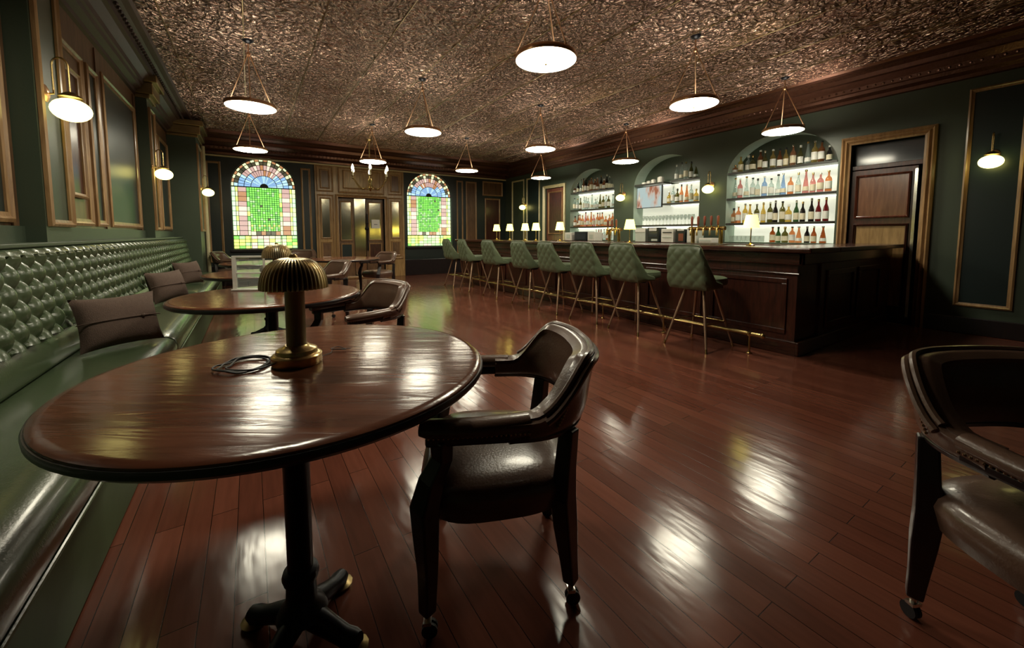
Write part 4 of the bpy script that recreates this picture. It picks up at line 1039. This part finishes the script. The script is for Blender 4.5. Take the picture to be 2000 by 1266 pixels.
for (ni, li, y0, y1, z) in shelf_spans:
    if ni == 1 and li == 0: continue
    if ni == 1 and li == 1: continue        # glassware there
    if ni == 1 and li == 3 and y0 > 5.2: continue
    if ni == 2 and li == 0: y0, y1 = y0 + 0.1, y0 + 0.75
    if ni == 0 and li == 0: y1 = 3.3
    step = 0.1
    n = int((y1 - y0 - 0.04) / step)
    for k in range(n):
        # ordered left to right in the picture = far (large y) to near
        y = y1 - 0.02 - step * (k + 0.5) + rb.uniform(-0.006, 0.006)
        if li == 3:
            a, b = NICHES[ni]; top = arch_fn(a, b, 2.22, 0.60)(y) - z - 0.03
            if y < a + 0.1 or y > b - 0.1: top = min(top, 0.2)
            if top < 0.14: continue
        else: top = 0.9 if li == 2 else 0.9
        col = rb.choice(PAL[(ni, li)])
        if ni == 0 and li == 1: col = (['orange', 'orange', 'yellow', 'yellow', 'olive', 'yellow', 'olive', 'dark', 'olive', 'yellow', 'green', 'dark', 'dark', 'red', 'red', 'pink', 'clear', 'dark'] + ['pink'] * 9)[k]
        if ni == 0 and li == 2 and k == 8: col = 'blue'; 
        kind = rb.choice(['round', 'round', 'slender', 'squat', 'flared'])
        if ni == 0 and li == 2 and k == 8: kind = 'flared'
        if col in ('green', 'dark', 'red'): kind = 'slender'
        H = {'round': 0.32, 'slender': 0.34, 'squat': 0.27, 'flared': 0.35}[kind] * rb.choice([0.92, 1.0, 1.06])
        if li == 0: H = min(H, 0.26)
        H = min(H, top - 0.01); R = {'round': 0.043, 'slender': 0.038, 'squat': 0.048, 'flared': 0.046}[kind]
        lab = rb.choice(['cream', 'white']); cap = rb.choice(['gold', 'black', 'silver', 'white'])
        x = XR + 0.12 + rb.uniform(-0.03, 0.03)
        place_bottle(kind, col, H, R, lab, cap, (x, y, z), '%s %s glass bottle, %s from left on the %s of the %s arch' % (col, KN[kind], ORD[k], LV[li], NN[ni]), 'bottles on the %s of the %s arch' % (LV[li], NN[ni]))

# glassware
g0 = None
def make_glass(name, prof, label, loc, group, mat='clear'):
    o = MB().lathe(prof, (0, 0, 0), 14).build(name, mat, smooth=True); o.location = loc; return tag(o, label, 'glass', group)
tum = [(0, 0), (0.032, 0), (0.034, 0.01), (0.038, 0.11), (0.036, 0.11), (0.031, 0.012), (0, 0.012)]
wine = [(0, 0), (0.032, 0), (0.032, 0.004), (0.005, 0.01), (0.004, 0.09), (0.02, 0.10), (0.036, 0.13), (0.036, 0.16), (0.03, 0.2), (0.028, 0.2), (0.034, 0.16), (0.0, 0.105)]
gA = gB = None; k = 0
for y in [3.9 - 0.075 * i for i in range(8)]:
    if gA is None: gA = make_glass('tumbler', tum, '', (XR + 0.1, y, NZB + 0.001), 'tumblers on the near arch ledge'); o = gA
    else: o = gA.copy(); COL.objects.link(o); o.location = (XR + 0.1, y, NZB + 0.001)
    o['label'] = 'clear tumbler, %s from left on the bottom ledge of the near arch' % ORD[k]; k += 1
k = 0
for y in [5.86 - 0.085 * i for i in range(15)]:
    if gB is None: gB = make_glass('wine_glass', wine, '', (XR + 0.12, y, 1.396), 'wine glasses on the middle arch lower shelf'); o = gB
    else: o = gB.copy(); COL.objects.link(o); o.location = (XR + 0.12, y, 1.396)
    o['label'] = 'clear stemmed wine glass, %s from left on the lower shelf of the middle arch' % ORD[k]; k += 1
# television hung in the left half of the middle arch
tv = thing('television', 'flat television hanging in the left half of the middle arch', 'television', (XR + 0.03, 5.66, 1.76), -0.12)
MB().box(0, 0.035, -0.36, 0.36, 0.0, 0.47).build('casing', 'black_plastic', tv, bevel=0.004)
m_, nt__, b_ = newmat('television_picture')
tc = N(nt__, 'ShaderNodeTexCoord'); mp = N(nt__, 'ShaderNodeMapping'); mp.inputs['Scale'].default_value = (1, 3.0, 1.3); mp.inputs['Location'].default_value = (0, 0.4, 0.2)
no = N(nt__, 'ShaderNodeTexNoise'); no.inputs['Scale'].default_value = 2.0; no.inputs['Detail'].default_value = 3
cr = N(nt__, 'ShaderNodeValToRGB'); cr.color_ramp.elements[0].position = 0.34; cr.color_ramp.elements[1].position = 0.52
cr.color_ramp.elements[0].color = (0.34, 0.13, 0.07, 1); cr.color_ramp.elements[1].color = (0.45, 0.55, 0.52, 1); e_ = cr.color_ramp.elements.new(0.42); e_.color = (0.55, 0.42, 0.33, 1)
nt__.links.new(tc.outputs['Object'], mp.inputs[0]); nt__.links.new(mp.outputs[0], no.inputs['Vector']); nt__.links.new(no.outputs['Fac'], cr.inputs['Fac'])
nt__.links.new(cr.outputs[0], b_.inputs['Emission Color']); b_.inputs['Emission Strength'].default_value = 0.9; b_.inputs['Base Color'].default_value = (0, 0, 0, 1); b_.inputs['Roughness'].default_value = 0.1
MB().box(-0.002, -0.0005, -0.345, 0.345, 0.015, 0.455).build('screen', m_, tv)
# white canisters on the left top shelf of the middle arch
cn = None
for i, (y, h_, r_) in enumerate([(5.86, 0.05, 0.05), (5.74, 0.07, 0.045), (5.62, 0.09, 0.05), (5.44, 0.13, 0.065)]):
    o = MB().lathe([(0, 0), (r_, 0), (r_ * 1.05, h_ * 0.5), (r_, h_ * 0.85), (r_ * 0.3, h_), (0, h_)], (0, 0, 0), 16).build('ceramic_jar', 'white', smooth=True)
    o.location = (XR + 0.12, y, 2.287); tag(o, 'white ceramic jar, %s from left on the top left shelf of the middle arch' % ORD[i], 'jar', 'white jars in the middle arch')

# equipment on the back counter
def boxthing(name, label, cat, loc, size, mat, detail):
    t = thing(name, label, cat, loc, 0)
    sx, sy, sz = size
    MB().box(0, sx, -sy / 2, sy / 2, 0, sz).build('casing', mat, t, bevel=0.008)
    for (dn, dm, y0, y1, z0, z1) in detail: MB().box(-0.006, 0.0, y0, y1, z0, z1).build(dn, dm, t, bevel=0.002)
    return t
XB = XR - 0.42
boxthing('ice_dispenser', 'pale green plastic box on the back counter below the television', 'container', (XB, 5.50, 1.041), (0.25, 0.26, 0.28), 'grey_plastic', [('lid', 'white', -0.13, 0.13, 0.2, 0.28)])
boxthing('cash_register', 'dark screened till on the back counter under the middle arch', 'till', (XB, 5.18, 1.041), (0.25, 0.26, 0.29), 'black_plastic', [('screen', 'dark_glass', -0.1, 0.1, 0.1, 0.2), ('receipt_roll', 'white', -0.08, 0.1, 0.22, 0.28), ('keypad', 'grey_plastic', -0.1, 0.04, 0.02, 0.06)])
boxthing('receipt_printer', 'white printer with dark slots on the back counter', 'printer', (XB, 4.86, 1.041), (0.25, 0.27, 0.26), 'white', [('paper_slot', 'black_plastic', -0.1, 0.1, 0.18, 0.2), ('front_slot', 'grey_plastic', -0.1, 0.1, 0.09, 0.11)])
boxthing('coffee_machine', 'dark brown coffee machine beside the white printer', 'coffee machine', (XB, 4.58, 1.041), (0.25, 0.2, 0.25), 'black_plastic', [('brown_tank', 'red_handle', -0.07, 0.03, 0.03, 0.17), ('top_lid', 'white', -0.08, 0.06, 0.22, 0.25)])
boxthing('napkin_dispenser', 'white box dispenser at the right of the middle arch', 'dispenser', (XB, 4.34, 1.041), (0.22, 0.2, 0.27), 'grey_plastic', [('front_cover', 'white', -0.09, 0.09, 0.02, 0.25)])
boxthing('storage_box', 'white storage box on the back counter below the far arch, at left', 'box', (XB, 7.75, 1.041), (0.25, 0.26, 0.2), 'white', [('label_patch', 'grey_plastic', -0.06, 0.06, 0.05, 0.15)])
boxthing('under_counter_fridge', 'small dark glass fronted cooler on the back counter below the far arch', 'cooler', (XB, 7.3, 1.041), (0.28, 0.42, 0.22), 'black_plastic', [('glass_front', 'dark_glass', -0.18, 0.18, 0.03, 0.19)])
boxthing('storage_box', 'white storage box on the back counter below the far arch, at right', 'box', (XB, 6.93, 1.041), (0.25, 0.24, 0.21), 'white', [('label_patch', 'grey_plastic', -0.06, 0.06, 0.05, 0.15)])
boxthing('cup_tray', 'low white tray of cups on the counter left of the near arch', 'tray', (XB, 4.08, 1.041), (0.25, 0.24, 0.09), 'white', [('cup_rim', 'grey_plastic', -0.1, 0.1, 0.03, 0.06)])
